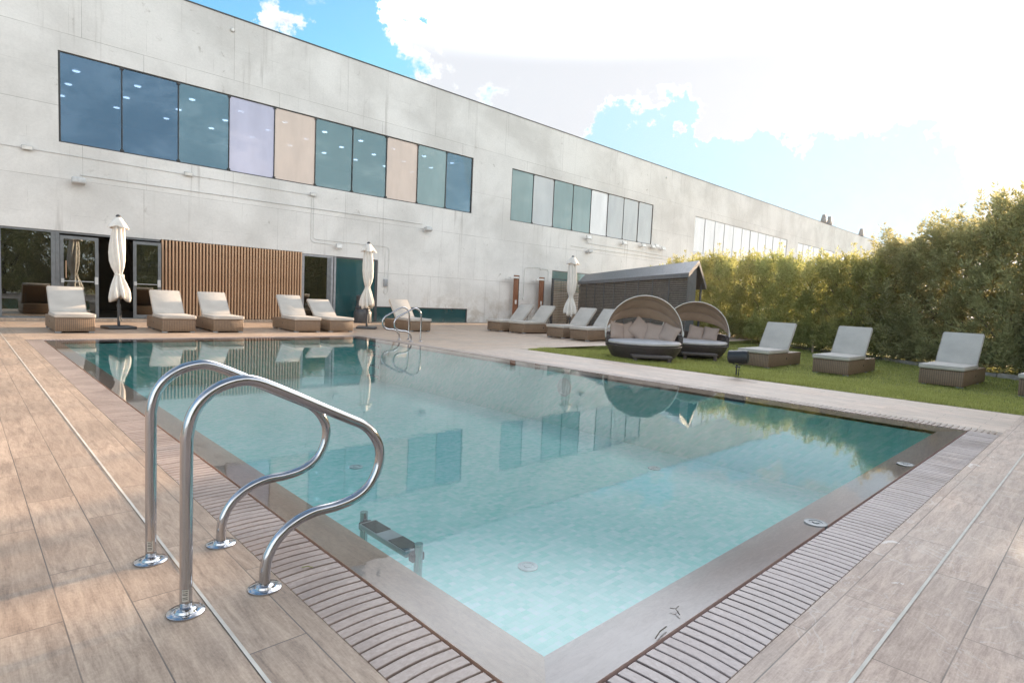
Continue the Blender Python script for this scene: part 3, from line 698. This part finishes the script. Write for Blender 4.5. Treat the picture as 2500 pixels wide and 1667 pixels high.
# ------------------------------------------------------------ shed
SA=Vector((23.45,19.55,0)); SB=Vector((16.35,9.3,0))     # eave line ends (far, near)
dirS=(SB-SA).normalized(); LS=(SB-SA).length
perp=Vector((.995,.08,0)).normalized()  # gable direction
GWd=1.12
shed=thing('pool_shed','grey shed with louvred side and folded metal roof behind the daybeds','shed',tuple(SA))
def SP(u,w,z): return tuple(dirS*u+perp*w)[:2]+(z,)
ze,za,zb=2.30,2.66,1.98
def beam(mb,u0,u1,w0,w1,z0,z1):
    vs=[SP(u,w,z) for z in (z0,z1) for (u,w) in ((u0,w0),(u1,w0),(u1,w1),(u0,w1))]
    return mb.add(vs,[(0,3,2,1),(4,5,6,7),(0,1,5,4),(1,2,6,5),(2,3,7,6),(3,0,4,7)])
mb=MB(); nb=9
for i in range(nb+1):
    u=LS*i/nb; beam(mb,max(u-.025,0),min(u+.025,LS),-.035,.03,0,ze-.1)
mb.obj('frame','shed',shed)
mb=MB(); z=.06
while z<ze-.16:
    vs=[SP(u,w,zz) for (u,w,zz) in ((.03,-.02,z),(LS-.03,-.02,z),(LS-.03,.028,z+.03),(.03,.028,z+.03),(.03,-.02,z+.03),(LS-.03,-.02,z+.03),(LS-.03,.028,z+.05),(.03,.028,z+.05))]
    mb.add(vs,[(0,3,2,1),(4,5,6,7),(0,1,5,4),(1,2,6,5),(2,3,7,6),(3,0,4,7)]); z+=.068
mb.obj('louvres','shedlouvre',shed)
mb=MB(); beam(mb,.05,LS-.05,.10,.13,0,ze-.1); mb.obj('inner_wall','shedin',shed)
hw=GWd*.5
# gable end: panel then open doorway
mb=MB(); mb.add([SP(LS,0,0),SP(LS,hw,0),SP(LS,hw,za-.12),SP(LS,0,ze-.1),SP(LS-.05,0,0),SP(LS-.05,hw,0),SP(LS-.05,hw,za-.12),SP(LS-.05,0,ze-.1)],[(0,1,2,3),(7,6,5,4),(0,4,5,1),(1,5,6,2),(2,6,7,3),(3,7,4,0)])
mb.obj('gable_panel','shed',shed)
mb=MB(); beam(mb,LS-.10,LS-.02,GWd-.16,GWd-.08,0,zb-.02); mb.obj('post','shed',shed)
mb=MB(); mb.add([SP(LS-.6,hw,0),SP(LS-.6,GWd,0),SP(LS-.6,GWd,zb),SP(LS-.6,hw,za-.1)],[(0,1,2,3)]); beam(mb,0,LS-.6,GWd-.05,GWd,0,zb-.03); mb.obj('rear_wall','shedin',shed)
# roof: two folded planes with fascia
mb=MB(); ov=.12
for (w0,z0,w1,z1) in ((-.12,ze-.06,hw,za),(hw,za,GWd+.1,zb-.06)):
    vs=[SP(u,w,z) for (u,w,z) in ((-.1,w0,z0),(LS+ov,w0,z0),(LS+ov,w1,z1),(-.1,w1,z1))]; vs+=[(x,y,z-.14) for x,y,z in vs]
    mb.add(vs,[(0,1,2,3),(7,6,5,4),(0,4,5,1),(1,5,6,2),(2,6,7,3),(3,7,4,0)])
mb.obj('roof','shed',shed)

def lz(x): q=min(max((x-9.9)/3.4,0),1); return .004-.125*q*q*(3-2*q)
# ------------------------------------------------------------ sun loungers
def lounger_mesh(rise=.56,run=.56):
    r=thing('sun_lounger','x','sun lounger',(0,0,0),0,'wicker sun loungers round the pool')
    MB().rbox(-.36,.36,0,1.95,.035,.33,.012,2).obj('base','wicker',r,True)
    for sx in (-1,1):
        for y in (.02,1.30,1.79): MB().rbox(sx*.30-.055,sx*.30+.055,y,y+.10,0,.037,.006,1).obj('foot','frame_light',r)
    for sx in (-1,1): MB().tube([(sx*.355,1.05,.2),(sx*.3625,1.05,.2)],.028,14).obj('hand_hole','black',r)
    hy=1.14
    sc_=MB().rbox(-.375,.375,-.04,hy,.335,.425,.028,3).obj('seat_cushion','cushion',r,True)
    MB().tube([(-.355,-.035,.41),(.355,-.035,.41),(.37,-.02,.41),(.37,hy-.02,.41)],.006,6).tube([(-.355,-.035,.41),(-.37,-.02,.41),(-.37,hy-.02,.41)],.006,6).obj('piping','piping',sc_,True)
    L=math.hypot(rise,run); a=math.atan2(rise,run)
    mb=MB().rbox(-.355,.355,0,L+.02,-.055,.035,.028,3)
    # soft sag
    mb.v=[(x,y,z+(-.012*math.sin(PI*min(max(y/L,0),1))*math.cos(x*PI/.8) if z>0 else 0)) for x,y,z in mb.v]
    mt=Matrix.Translation((0,hy-.02,.40))@Matrix.Rotation(a,4,'X')
    bc=mb.xf(mt).obj('back_cushion','cushion',r,True)
    mb=MB().tube([(-.35,.0,.028),(-.35,L-.01,.028),(-.33,L+.012,.028),(.33,L+.012,.028),(.35,L-.01,.028),(.35,0,.028)],.006,6).xf(mt); mb.obj('piping','piping',bc,True)
    MB().rbox(-.33,.33,.02,L-.02,-.085,-.06,.008,1).xf(mt).obj('backrest','wicker',r,True)
    MB().tube([(-.25,hy+.30,.36),(-.25,hy+.02+run*.62,.40+rise*.62-.06)],.01,6).tube([(.25,hy+.30,.36),(.25,hy+.02+run*.62,.40+rise*.62-.06)],.01,6).obj('prop','dark',r)
    return r
protoA=lounger_mesh(.58,.55); protoLow=lounger_mesh(.48,.62); protoUp=lounger_mesh(.62,.42)
used=set()
def put(p,x,y,ang,label,group):
    if p.name in used: o=copy_tree(p)
    else: o=p; used.add(p.name)
    o.location=(x,y,lz(x)-.012 if group==gC else 0); o.rotation_euler=(0,0,R(ang)); tag(o,label,'sun lounger',group); return o
gA='sun loungers in the row before the building'; gB='sun loungers on the paving beside the shed'; gC='sun loungers on the lawn'
# foot towards -Y : rotation 0 ; position = middle of foot edge
put(protoA,1.93,16.10,0,'leftmost wicker lounger, in front of the closed glass door',gA)
put(protoA,3.97,15.95,-2,'second lounger from the left, in front of the open door leaf',gA)
put(protoA,5.10,15.90,-2,'third lounger from the left, before the timber battens',gA)
put(protoA,7.16,15.77,-4,'fourth lounger from the left, at the right end of the timber battens',gA)
put(protoLow,8.18,15.75,-2,'lounger with its back set lowest, before the narrow glass door',gA)
put(protoA,10.94,15.70,-6,'lounger behind the far handrails, beside the low teal window',gA)
# foot towards -X : rotate -90
put(protoA,14.20,15.78,-90,'lounger furthest back on the paving, in front of the first shower',gB)
put(protoA,14.36,14.76,-88,'lounger just left of the white parasol, before the louvred fence',gB)
put(protoA,14.12,12.70,-90,'lounger right of the white parasol, before the shed louvres',gB)
put(protoA,14.02,11.62,-90,'lounger partly hidden behind the nearer daybed',gB)
put(protoUp,13.4,5.83,-89.6,'lawn lounger right behind the black garden spotlight',gC)
put(protoUp,13.7,4.27,-90,'lawn lounger in the middle of the lawn',gC)
put(protoUp,13.9,2.34,-92.5,'lawn lounger second from the right edge of the photo',gC)
put(protoUp,13.6,.80,-93,'lawn lounger cut off by the right edge of the photo',gC)

# ------------------------------------------------------------ closed parasols
def parasol(label,x,y,seed,lean=0.,hook=True,base=True,ztop=2.82):
    rr=random.Random(seed)
    r=thing('closed_parasol',label,'parasol',(x,y,0),rr.uniform(0,1),'closed white parasols')
    if base: MB().rbox(-.32,.32,-.32,.32,0,.07,.03,2).obj('base','dark',r,True)
    MB().tube([(0,0,.05),(0,0,ztop)],.032,14).obj('pole','dark',r,True)
    MB().tube([(0,0,.55),(0,0,.62)],.045,14).obj('collar','dark',r,True)
    MB().tube([(.045,0,.55),(.05,0,.25)],.010,8).tube([(.045,0,.25),(.07,0,.2)],.016,8).obj('crank','dark',r,True)
    zs=[.76,.82,.90,1.0,1.12,1.24,1.32,1.37,1.43,1.55,1.7,1.9,2.1,2.3,2.45,2.58,2.66,2.72]
    rad=[.25,.27,.26,.235,.19,.14,.10,.085,.105,.15,.18,.19,.185,.17,.15,.135,.11,.07]
    n=72; lob=8; ph=rr.uniform(0,6); rings=[]
    for i,z in enumerate(zs):
        ring=[]; tw=.5*(z-1.35)
        for k in range(n):
            a=2*PI*k/n
            amp=.34 if z<1.3 else .22
            s=abs(math.sin((a+tw)*lob/2+ph))**.7
            f=1-amp+amp*2*(s-.5)*.8+.08*math.sin(3*a+z*4+ph)
            rd=max(rad[i]*f,.035)
            zz=z
            if i<=1: zz=z-.05*math.sin((a+tw)*lob/2+ph)**2+.07*math.sin(a*2+ph)*(1-i)
            cx=.02*math.sin(z*3+ph)
            ring.append((rd*math.cos(a)+cx,rd*math.sin(a),zz))
        rings.append(ring)
    o=MB().loft(rings,True).obj('canopy','parasol',r,'all')
    # top vent flounce
    rings=[]
    for rd,z,am in ((.03,2.80,0),(.09,2.75,.06),(.16,2.65,.14),(.21,2.55,.24),(.215,2.53,.24)):
        rings.append([( rd*(1+am*math.cos(4*a+ph))*math.cos(a),rd*(1+am*math.cos(4*a+ph))*math.sin(a),z-.05*am*4*math.cos(4*a+ph)*.5) for a in [2*PI*k/48 for k in range(48)]])
    MB().loft(rings,True).obj('vent_flounce','parasol',r,'all')
    MB().lathe([(.05,ztop-.03),(.055,ztop),(.03,ztop+.03),(0,ztop+.035)],16).obj('finial','dark',r,True)
    tie=MB().tube([(.083*math.cos(a),.083*math.sin(a),1.345+.02*math.sin(a*2)) for a in [2*PI*k/20 for k in range(21)]],.012,6,False).rbox(.06,.12,-.05,.03,1.27,1.37,.015,2); tie.obj('tie_strap','parasol',r,True)
    return r
parasol('closed white parasol in front of the dark doorway, left of the timber battens',2.98,17.5,1)
parasol('closed white parasol in front of the teal glass panel',9.85,17.25,2)
parasol('closed white parasol in front of the louvred shed wall',15.95,13.66,5,base=True,ztop=2.80)

# barrel
mb=MB().lathe([(.0,0),(.33,0),(.345,.04),(.345,.38),(.33,.46),(.29,.50),(.285,.54),(.30,.56),(.30,.60),(.265,.64),(.25,.98),(.262,1.0),(.262,1.04),(.24,1.07),(.1,1.11),(0,1.115)],32)
tag(mb.obj('barrel','dark',smooth=True,loc=(11.55,20.55,0)),'dark stacked barrel bin standing against the teal glass behind the middle parasol','bin')

# ------------------------------------------------------------ daybeds
def arcpts(a0,a1,r,z,n): return [(r*math.cos(a0+(a1-a0)*k/n),r*math.sin(a0+(a1-a0)*k/n),z) for k in range(n+1)]
def daybed(label,x,y,rz,step=True):
    r=thing('daybed',label,'daybed',(x,y,lz(x)-.01),rz,'round canopied daybeds on the lawn')
    MB().lathe([(.0,.03),(.66,.03),(.74,.10),(.83,.26),(.86,.34),(.84,.355),(0,.355)],56).obj('base','wickerd',r,True)
    for k in range(4):
        a=PI/4+k*PI/2; MB().box(.5*math.cos(a)-.04,.5*math.cos(a)+.04,.5*math.sin(a)-.04,.5*math.sin(a)+.04,0,.05).obj('leg','wickerd',r)
    # rear wall, wraps 200 degrees round the back
    rings=[]; n=48
    for k in range(n+1):
        a=R(-8)+R(196)*k/n; e=min(k,n-k)/n; top=.60+.05*math.sin(PI*k/n)-(.0 if e>.05 else (.05-e)*1.2)
        ri,ro=.79,.87
        rings.append([(ri*math.cos(a),ri*math.sin(a),.356),(ro*math.cos(a),ro*math.sin(a),.30),(ro*math.cos(a)*1.01,ro*math.sin(a)*1.01,top),(ri*math.cos(a),ri*math.sin(a),top)])
    MB().loft(rings,True).obj('back_wall','wickerd',r,True)
    MB().lathe([(0,.36),(.80,.36),(.835,.385),(.84,.42),(.80,.45),(.4,.465),(0,.47)],56).obj('seat_cushion','bedcush',r,True)
    # folding hood: hoops hinged at both sides, cloth scalloped between
    pz=.60; Rh=.87
    def shell(off):
        E=[R(93),R(66),R(42),R(24)]; rows=[]
        for s in range(3):
            for q in range(8):
                e=E[s]+(E[s+1]-E[s])*q/8; sg=1-.045*math.sin(PI*q/8); rows.append((e,sg))
        rows.append((E[3],1.))
        out_=[]
        for e,sg in rows:
            rr_=Rh*sg+off
            out_.append([(-(Rh+off)*math.cos(tt), rr_*math.sin(tt)*math.cos(e), pz+rr_*math.sin(tt)*math.sin(e)) for tt in [PI*k/40 for k in range(41)]])
        return out_
    a=shell(0); b_=shell(.012); mb=MB().loft(a,False,False).loft(b_,False,False).loft([a[0],b_[0]],False,False).loft([a[-1],b_[-1]],False,False)
    hd=mb.obj('canopy','hood',r,'all')
    MB().tube([(-(Rh+.008)*math.cos(tt),(Rh+.008)*math.sin(tt)*math.cos(R(93)),pz+(Rh+.008)*math.sin(tt)*math.sin(R(93))) for tt in [PI*k/40 for k in range(41)]],.010,8).obj('hem','hoodedge',hd,True)
    for e in (66,42): MB().tube([(-(Rh-.006)*math.cos(tt),(Rh-.006)*math.sin(tt)*math.cos(R(e)),pz+(Rh-.006)*math.sin(tt)*math.sin(R(e))) for tt in [PI*k/40 for k in range(41)]],.009,6).obj('hoop','pillow',hd,True)
    for s in (-1,1):
        mb=MB(); rows=[]
        for q in range(6):
            zz=pz+.10-.2*q/5; rows.append([(s*(.885+.012*math.sin(k*1.9+q)),-.07+.05*k+.01*math.sin(q*2+k),zz-(.03*math.sin(k*1.4) if q==5 else 0)) for k in range(5)])
        mb.loft(rows,False,False); o=mb.obj('side_flap','hoodedge',hd,'all')
        md=o.modifiers.new('thick','SOLIDIFY'); md.thickness=.008
    if step:
        st=MB().rbox(-.42,.42,-1.20,-.80,.135,.19,.01,1).obj('footstep','wickerd',r)
        for sx in (-1,1): MB().box(sx*.36-.04,sx*.36+.04,-1.18,-1.10,-.02,.135).obj('leg','wickerd',st)
    return r
def pillow_mesh(w=.45,h=.45,t_=.13):
    n=12; mb=MB(); 
    for sgn in (1,-1):
        vs=[]
        for i in range(n+1):
            for k in range(n+1):
                u=-1+2*i/n; v=-1+2*k/n
                pin=1-.10*(u*u*(1-v*v)*0+ (1-abs(u))**0*0)
                ex=u*(1-.09*(1-abs(v))**1.2*1.0*(abs(u)**3)); ey=v*(1-.09*(1-abs(u))**1.2*(abs(v)**3))
                th=((1-u**4)*(1-v**4))**.55
                vs.append((ex*w/2,sgn*th*t_/2,ey*h/2))
        mb.add(vs,[(i*(n+1)+k,(i+1)*(n+1)+k,(i+1)*(n+1)+k+1,i*(n+1)+k+1) for i in range(n) for k in range(n)])
    return mb
PM=None
def pillow(bed,lx,ly,lz,rx,ry,rz,label,group,s=1.):
    global PM
    mt=bed.matrix_basis@Matrix.Translation((lx,ly,lz))@Matrix.Rotation(rz,4,'Z')@Matrix.Rotation(rx,4,'X')@Matrix.Rotation(ry,4,'Y')@Matrix.Scale(s,4)
    if PM is None: PM=pillow_mesh().obj('pillow','pillow',None,'all'); o=PM
    else: o=PM.copy(); COL.objects.link(o)
    o.matrix_world=mt; tag(o,label,'pillow',group)
def facing(x,y,extra=0): return math.atan2(-x,y)+extra    # local -Y looks at the camera
db1=daybed('larger looking round daybed, the nearer of the two, with five pillows',11.50,7.58,facing(11.5,7.58,R(10)))
db2=daybed('round daybed standing behind and to the right of the nearer one',14.30,7.84,facing(14.30,7.84,R(8)))
bpy.context.view_layer.update()
g1='pillows on the nearer daybed'; g2='pillows on the further daybed'
pillow(db1,-.60,.18,.63,R(-18),R(12),R(38),'leftmost taupe pillow on the nearer daybed',g1,.95)
pillow(db1,-.33,.36,.62,R(-20),R(-14),R(20),'second taupe pillow from the left on the nearer daybed',g1,.92)
pillow(db1,-.04,.34,.68,R(-18),R(38),R(0),'tall pillow standing on its corner in the middle of the nearer daybed',g1,1.08)
pillow(db1,.28,.24,.62,R(-22),R(8),R(-12),'fourth taupe pillow from the left on the nearer daybed',g1,1.)
pillow(db1,.58,.08,.62,R(-20),R(20),R(-30),'rightmost taupe pillow on the nearer daybed',g1,.98)
pillow(db2,-.62,.1,.62,R(-20),R(-16),R(35),'pillow mostly hidden at the left of the further daybed',g2,.9)
pillow(db2,.08,.36,.63,R(-20),R(12),R(6),'left one of the two pillows in full view on the further daybed',g2,.95)
pillow(db2,.44,.24,.62,R(-20),R(6),R(-20),'right one of the two pillows in full view on the further daybed',g2,.9)

# ------------------------------------------------------------ garden spotlight (drum on a stake)
sp=thing('garden_spotlight','black drum shaped garden spotlight on a stake at the lawn edge','spotlight',(10.0,4.62,0),facing(10,4.62))
dr_=MB().lathe([(0,-.165),(.09,-.165),(.115,-.15),(.118,.0),(.118,.12),(.105,.165),(.0,.17)],32).xf(Matrix.Translation((0,0,.36))@Matrix.Rotation(R(85),4,'Y')@Matrix.Rotation(R(12),4,'X')).obj('housing','black',sp,True)
MB().tube([(-.12,-.0,.34),(-.11,0,.26),(-.06,0,.225),(0,0,.215),(.06,0,.225),(.11,0,.26),(.12,0,.34)],.009,8).obj('yoke','black',sp,True)
MB().tube([(-.012,0,-.05),(-.012,0,.22)],.012,8).tube([(.028,0,-.05),(.028,0,.2)],.008,8).box(-.04,.05,-.02,.02,.17,.19).obj('stake','black',sp,True)

# ------------------------------------------------------------ lawn, ground, edging
LAWN=[(LX,-15),(42,-15),(42,10.05),(13.2,10.0),(12.3,10.25),(11.5,10.3),(10.7,10.1),(LX,9.79)]
mb=MB(); 
_top=lambda x: 9.79+min(max(x-LX,0),1.7)*.3-(min(max(x-11.8,0),1.4)*.2)
xs_=[LX+.25*i for i in range(17)]+[15,17,20,24,30,42]
mb.loft([[(x,-15+(_top(x)+15)*k/8,lz(x)) for k in range(9)] for x in xs_],False,False)
mb.loft([[(x,_top(x),lz(x)) for x in xs_],[(x,_top(x),-.002) for x in xs_]],False,False); struct(mb.obj('lawn','lawn'),'green lawn beside the pool paving','lawn')
gm=MB(); Q=300
gm.rect(-Q,-16,-Q,Q,-.03).rect(42,Q,-Q,D+.2,-.13).rect(-16,42,-Q,-15,-.03).rect(-16,Q,D+24,Q,-.03).rect(97.1,Q,D+.2,D+24,-.03)
struct(flat(gm,'ground','ground'),'open dry ground around the site','ground')
def grass():
    rg=np.random.default_rng(4); N=190000
    x=LX+.01+rg.random(N*2)**1.35*11.5; y=-4+rg.random(N*2)*14.2
    ok=(y<9.79+np.clip(x-LX,0,1.7)*.3-np.clip(x-11.8,0,1.4)*.2-.01)
    x,y=x[ok][:N],y[ok][:N]; N=len(x)
    a=rg.random(N)*2*np.pi; h=.018+.030*rg.random(N); w=.0045+.004*rg.random(N); lean=(rg.random((N,2))-.5)*.035
    # clumps and mown unevenness
    h*=(.75+.5*np.sin(x*2.3+1.1*np.sin(y*1.7))**2)
    gq=np.clip((x-9.9)/3.4,0,1); gz=.004-.125*gq*gq*(3-2*gq); v=np.zeros((N,3,3)); v[:,0]=np.stack([x-np.cos(a)*w,y-np.sin(a)*w,gz-.002],-1); v[:,1]=np.stack([x+np.cos(a)*w,y+np.sin(a)*w,gz-.002],-1); v[:,2]=np.stack([x+lean[:,0],y+lean[:,1],gz+h],-1)
    me=bpy.data.meshes.new('grass'); me.vertices.add(N*3); me.vertices.foreach_set('co',v.ravel()); me.loops.add(N*3); me.loops.foreach_set('vertex_index',np.arange(N*3,dtype=np.int32))
    me.polygons.add(N); me.polygons.foreach_set('loop_start',np.arange(0,N*3,3,dtype=np.int32)); me.polygons.foreach_set('loop_total',np.full(N,3,dtype=np.int32)); me.update(); me.validate()
    me.materials.append(M['blade']); o=bpy.data.objects.new('grass',me); COL.objects.link(o); tag(o,'short green grass covering the lawn','grass',kind='stuff')
grass()
# stone edging under hedge
mb=MB(); pts=[(28,15.5),(24.5,11.2),(22.4,8.3),(21.,6.5),(19.95,4.87),(19.,3.66),(17.6,1.84),(16.6,.0),(16.0,-2.),(15.6,-8.)]
rr=random.Random(2)
for (a,b_) in zip(pts[:-1],pts[1:]):
    A=Vector((*a,0)); Bv=Vector((*b_,0)); L=(Bv-A).length; n=max(1,int(L/.5)); dd=(Bv-A)/n; nn_=Vector((-dd.y,dd.x,0)).normalized()
    for i in range(n):
        p=A+dd*i+Vector((0,0,-.13)); q=A+dd*(i+.96)+Vector((0,0,-.13)); h=.10+rr.uniform(-.02,.03); w=.09+rr.uniform(-.01,.02)
        mb.add([p-nn_*w,q-nn_*w,q+nn_*w,p+nn_*w]+[v+Vector((0,0,h)) for v in (p-nn_*w*.85,q-nn_*w*.85,q+nn_*w*.85,p+nn_*w*.85)],[(0,3,2,1),(4,5,6,7),(0,1,5,4),(1,2,6,5),(2,3,7,6),(3,0,4,7)])
tag(mb.obj('stone_edging','stone'),'low stone edging along the foot of the hedge','edging')

# ------------------------------------------------------------ shrubs and trees
def crown_mesh(name,h,rx,seed,nshoot,nleaf,leaf,fol='leaf',z0=.15,plume=.5,top=1.):
    rg=np.random.default_rng(seed); V=[]; 
    nlead=int(nshoot*.10); nlow=int(nshoot*.22)
    for s in range(nshoot+nlead+nlow):
        # shoots start inside the body and rise to an uneven skin
        a=rg.random()*2*np.pi; rad=rx*np.sqrt(rg.random())*.95; q=rg.random()
        zb=z0+(h*.86-z0)*q**1.15; shrink=1-(.55*(zb/h)**2.2); rad*=shrink
        if s>=nshoot+nlead: zb=.02+.5*rg.random(); rad=rx*np.sqrt(rg.random())*.95
        elif s>=nshoot: zb=h*(.72+.16*rg.random()); rad=rx*.75*np.sqrt(rg.random())
        bx,by=rad*np.cos(a),rad*np.sin(a)
        L=plume*(.6+.9*rg.random())*(1.15 if q>.75 else .8); out_=.30+.25*rg.random(); 
        lead=nshoot<=s<nshoot+nlead
        if lead: L=plume*(.9+1.0*rg.random()); out_*=.45
        elif zb+L>h*top: L=max(.15,h*top-zb)*(.7+.5*rg.random())
        d=np.array([np.cos(a)*out_*(rad/rx+.25)+.12*rg.normal(),np.sin(a)*out_*(rad/rx+.25)+.12*rg.normal(),1.]); d/=np.linalg.norm(d)
        n=int(nleaf*(.6+.8*rg.random())); u=rg.random(n)**.8
        cen=np.array([bx,by,zb])+d*(u*L)[:,None]
        pr=(.045+.13*(1-u)**.8)*plume*1.9*(.75 if lead else 1)
        off=rg.normal(size=(n,3))*pr[:,None]*.55; off[:,2]*=.7
        c=cen+off
        ax=d*.8+off/np.maximum(np.linalg.norm(off,axis=1),1e-5)[:,None]*.8+rg.normal(size=(n,3))*.25; ax/=np.linalg.norm(ax,axis=1)[:,None]
        sd_=np.cross(ax,rg.normal(size=(n,3))); sd_/=np.maximum(np.linalg.norm(sd_,axis=1),1e-6)[:,None]
        ll=leaf*(.6+.8*rg.random(n))[:,None]; ww=ll*.20
        V.append(np.stack([c-sd_*ww,c+sd_*ww,c+ax*ll],1))
    v=np.concatenate(V); N=len(v); v[:,:,2]=np.maximum(v[:,:,2],.01)
    me=bpy.data.meshes.new(name); me.vertices.add(N*3); me.vertices.foreach_set('co',v.ravel()); me.loops.add(N*3); me.loops.foreach_set('vertex_index',np.arange(N*3,dtype=np.int32))
    me.polygons.add(N); me.polygons.foreach_set('loop_start',np.arange(0,N*3,3,dtype=np.int32)); me.polygons.foreach_set('loop_total',np.full(N,3,dtype=np.int32)); me.update(); me.validate(); me.materials.append(M[fol]); return me
def trunk_mb(h,r,seed,rx):
    rr=random.Random(seed); mb=MB(); pts=[(0,0,0)]; x=y=0
    for i in range(1,8):
        x+=rr.uniform(-.05,.05); y+=rr.uniform(-.05,.05); pts.append((x,y,h*.85*i/7))
    mb.tube(pts,r,7,radii=[r*(1-.11*i) for i in range(8)])
    for k in range(9):
        i=rr.randint(1,5); p=Vector(pts[i]); a=rr.uniform(0,2*PI); L=rx*rr.uniform(.6,.95)
        q1=p+Vector((math.cos(a)*L*.5,math.sin(a)*L*.5,L*.35)); q2=p+Vector((math.cos(a)*L,math.sin(a)*L,L*1.05))
        mb.tube([p,q1,q2],r*.4,5,radii=[r*.45,r*.3,r*.1])
    return mb
shr=[]; 
for k,(h,rx) in enumerate(((3.2,.95),(3.0,1.05),(3.4,.9))):
    shr.append((crown_mesh('crown',h,rx,10+k,300,62,.085,'leaf',.10,.52),trunk_mb(h,.05,k,rx)))
tall=[]
for k,(h,rx) in enumerate(((4.6,1.3),(5.0,1.5))):
    tall.append((crown_mesh('crown',h,rx,30+k,520,70,.095,'leaft',.15,.62),trunk_mb(h,.08,9+k,rx)))
trm={}
def plant(lib,i,x,y,sc,label,cat,group,rz,nm):
    me,tb=lib[i%len(lib)]
    r=thing(nm,label,cat,(x,y,-.12 if x>14 else -.02),rz,group); r.scale=sc if isinstance(sc,tuple) else (sc,sc,sc)
    key=(id(lib),i%len(lib))
    if key not in trm: tb.obj('trunk','bark',r,'all'); trm[key]=r.children[0]
    else: o=trm[key].copy(); COL.objects.link(o); o.parent=r
    c=bpy.data.objects.new('crown',me); COL.objects.link(c); c.parent=r
    return r
gS='hedge shrubs behind the lawn'; gT='tall dense trees at the right edge'
lowline=[(28.6,17.6,1.1),(27.6,16.0,1.15),(26.6,14.5,1.12),(25.6,13.1,1.14),(24.7,11.8,1.12),(23.9,10.5,1.06),(23.2,9.3,1.04),(22.5,8.2,1.0),(21.8,7.1,.98),(21.1,6.1,.96),(20.6,5.2,1.0)]
for i,(x,y,s) in enumerate(lowline):
    plant(shr,i,x,y,(1.08,1.08,s*rr.uniform(.95,1.05)),['yellow green hedge shrub behind the shed roof','feathery hedge shrub beyond the shed','feathery green hedge shrub between the shed and the tall trees'][0 if i<5 else 1 if i<7 else 2]+(', number %s from the shed'%['one','two','three','four','five','six','seven','eight','nine','ten','eleven'][i]),'shrub',gS,i*2.1,'hedge_shrub')
tl=[(20.6,4.3,.80,'first tall tree, where the hedge steps up'),(20.2,3.0,.83,'second tall tree from the hedge'),(19.2,1.6,.98,'third tall tree from the hedge, behind the lawn loungers'),(18.9,.2,1.05,'fourth tall tree, beside the right edge of the photo'),(18.2,-1.3,1.1,'fifth tall tree, mostly outside the right edge'),(17.9,-3.0,1.12,'sixth tall tree, outside the right edge'),(17.5,-4.9,1.12,'seventh tall tree, outside the right edge'),(17.2,-6.9,1.12,'eighth tall tree, outside the right edge')]
for i,(x,y,s,lab) in enumerate(tl): plant(tall,i,x,y,(1.05,1.05,s),lab,'tree',gT,i*1.7,'dense_tree')
# trees behind the camera, seen mirrored in the glass and the rails
for i,(x,y,s) in enumerate(((-5,-11,1.5),(-1.5,-13,1.7),(2.5,-12,1.5),(6,-13.5,1.8),(10,-12,1.6),(13.5,-10.,1.4))):
    plant(tall,i,x,y,s,['tree behind the viewer mirrored in the left glazing','tree behind the viewer, left of the pair','tree behind the viewer mirrored in the closed door','tree behind the viewer mirrored in the narrow door','tree behind the viewer toward the lawn','tree behind the viewer at the lawn corner'][i],'tree','trees behind the viewer mirrored in glass',i*1.3,'garden_tree')
for x,y,lab in ((20.3,6.9,'short weathered stake at the hedge foot, left'),(19.25,5.1,'short weathered stake at the hedge foot, right')):
    tag(MB().tube([(0,0,0),(.02,0,.45)],.035,7).obj('wooden_stake','stake',loc=(x,y,-.14)),lab,'stake','stakes at the hedge foot')

# ------------------------------------------------------------ small litter on deck
mb=MB().tube([(0,0,.004),(.05,.012,.006),(.10,.016,.004)],.0025,5); tag(mb.obj('twig','bark',loc=(1.80,1.06,.003)),'small dark twig lying across the near grate','twig')
mb=MB().tube([(0,0,.004),(.02,.03,.008),(.05,.035,.006)],.002,5).tube([(.02,.03,.008),(.01,.05,.006)],.0015,5); tag(mb.obj('twig','bark',loc=(2.02,1.09,0)),'tiny forked twig on the near coping','twig')
mb=MB().tube([(0,0,.003),(.025,-.01,.005),(.035,-.03,.003)],.002,5); tag(mb.obj('leaf_scrap','leaf' ,loc=(1.06,2.35,.003)),'small green leaf scrap on the left grate','leaf')
S.render.film_transparent=False
try:
    S.cycles.max_bounces=10; S.cycles.transparent_max_bounces=12; S.cycles.caustics_reflective=False; S.cycles.caustics_refractive=False
except Exception: pass

# ------------------------------------------------------------ haze volume added for the warm veil of sun flare
hm=bpy.data.materials.new('haze'); hm.use_nodes=True; t=NT(hm.node_tree)
pv_=t.n('VolumePrincipled',{'Color':(1.,.93,.82),'Density':.00035,'Anisotropy':.5})
t.link(pv_.outputs[0],t.n('OutputMaterial').inputs['Volume'])
M['haze']=hm
o=MB().box(-301,301,-301,301,-2.2,14.5).obj('haze','haze'); o['kind']='stuff'; o['label']='thin haze added for the warm glow of the sun flare'; o['category']='haze'
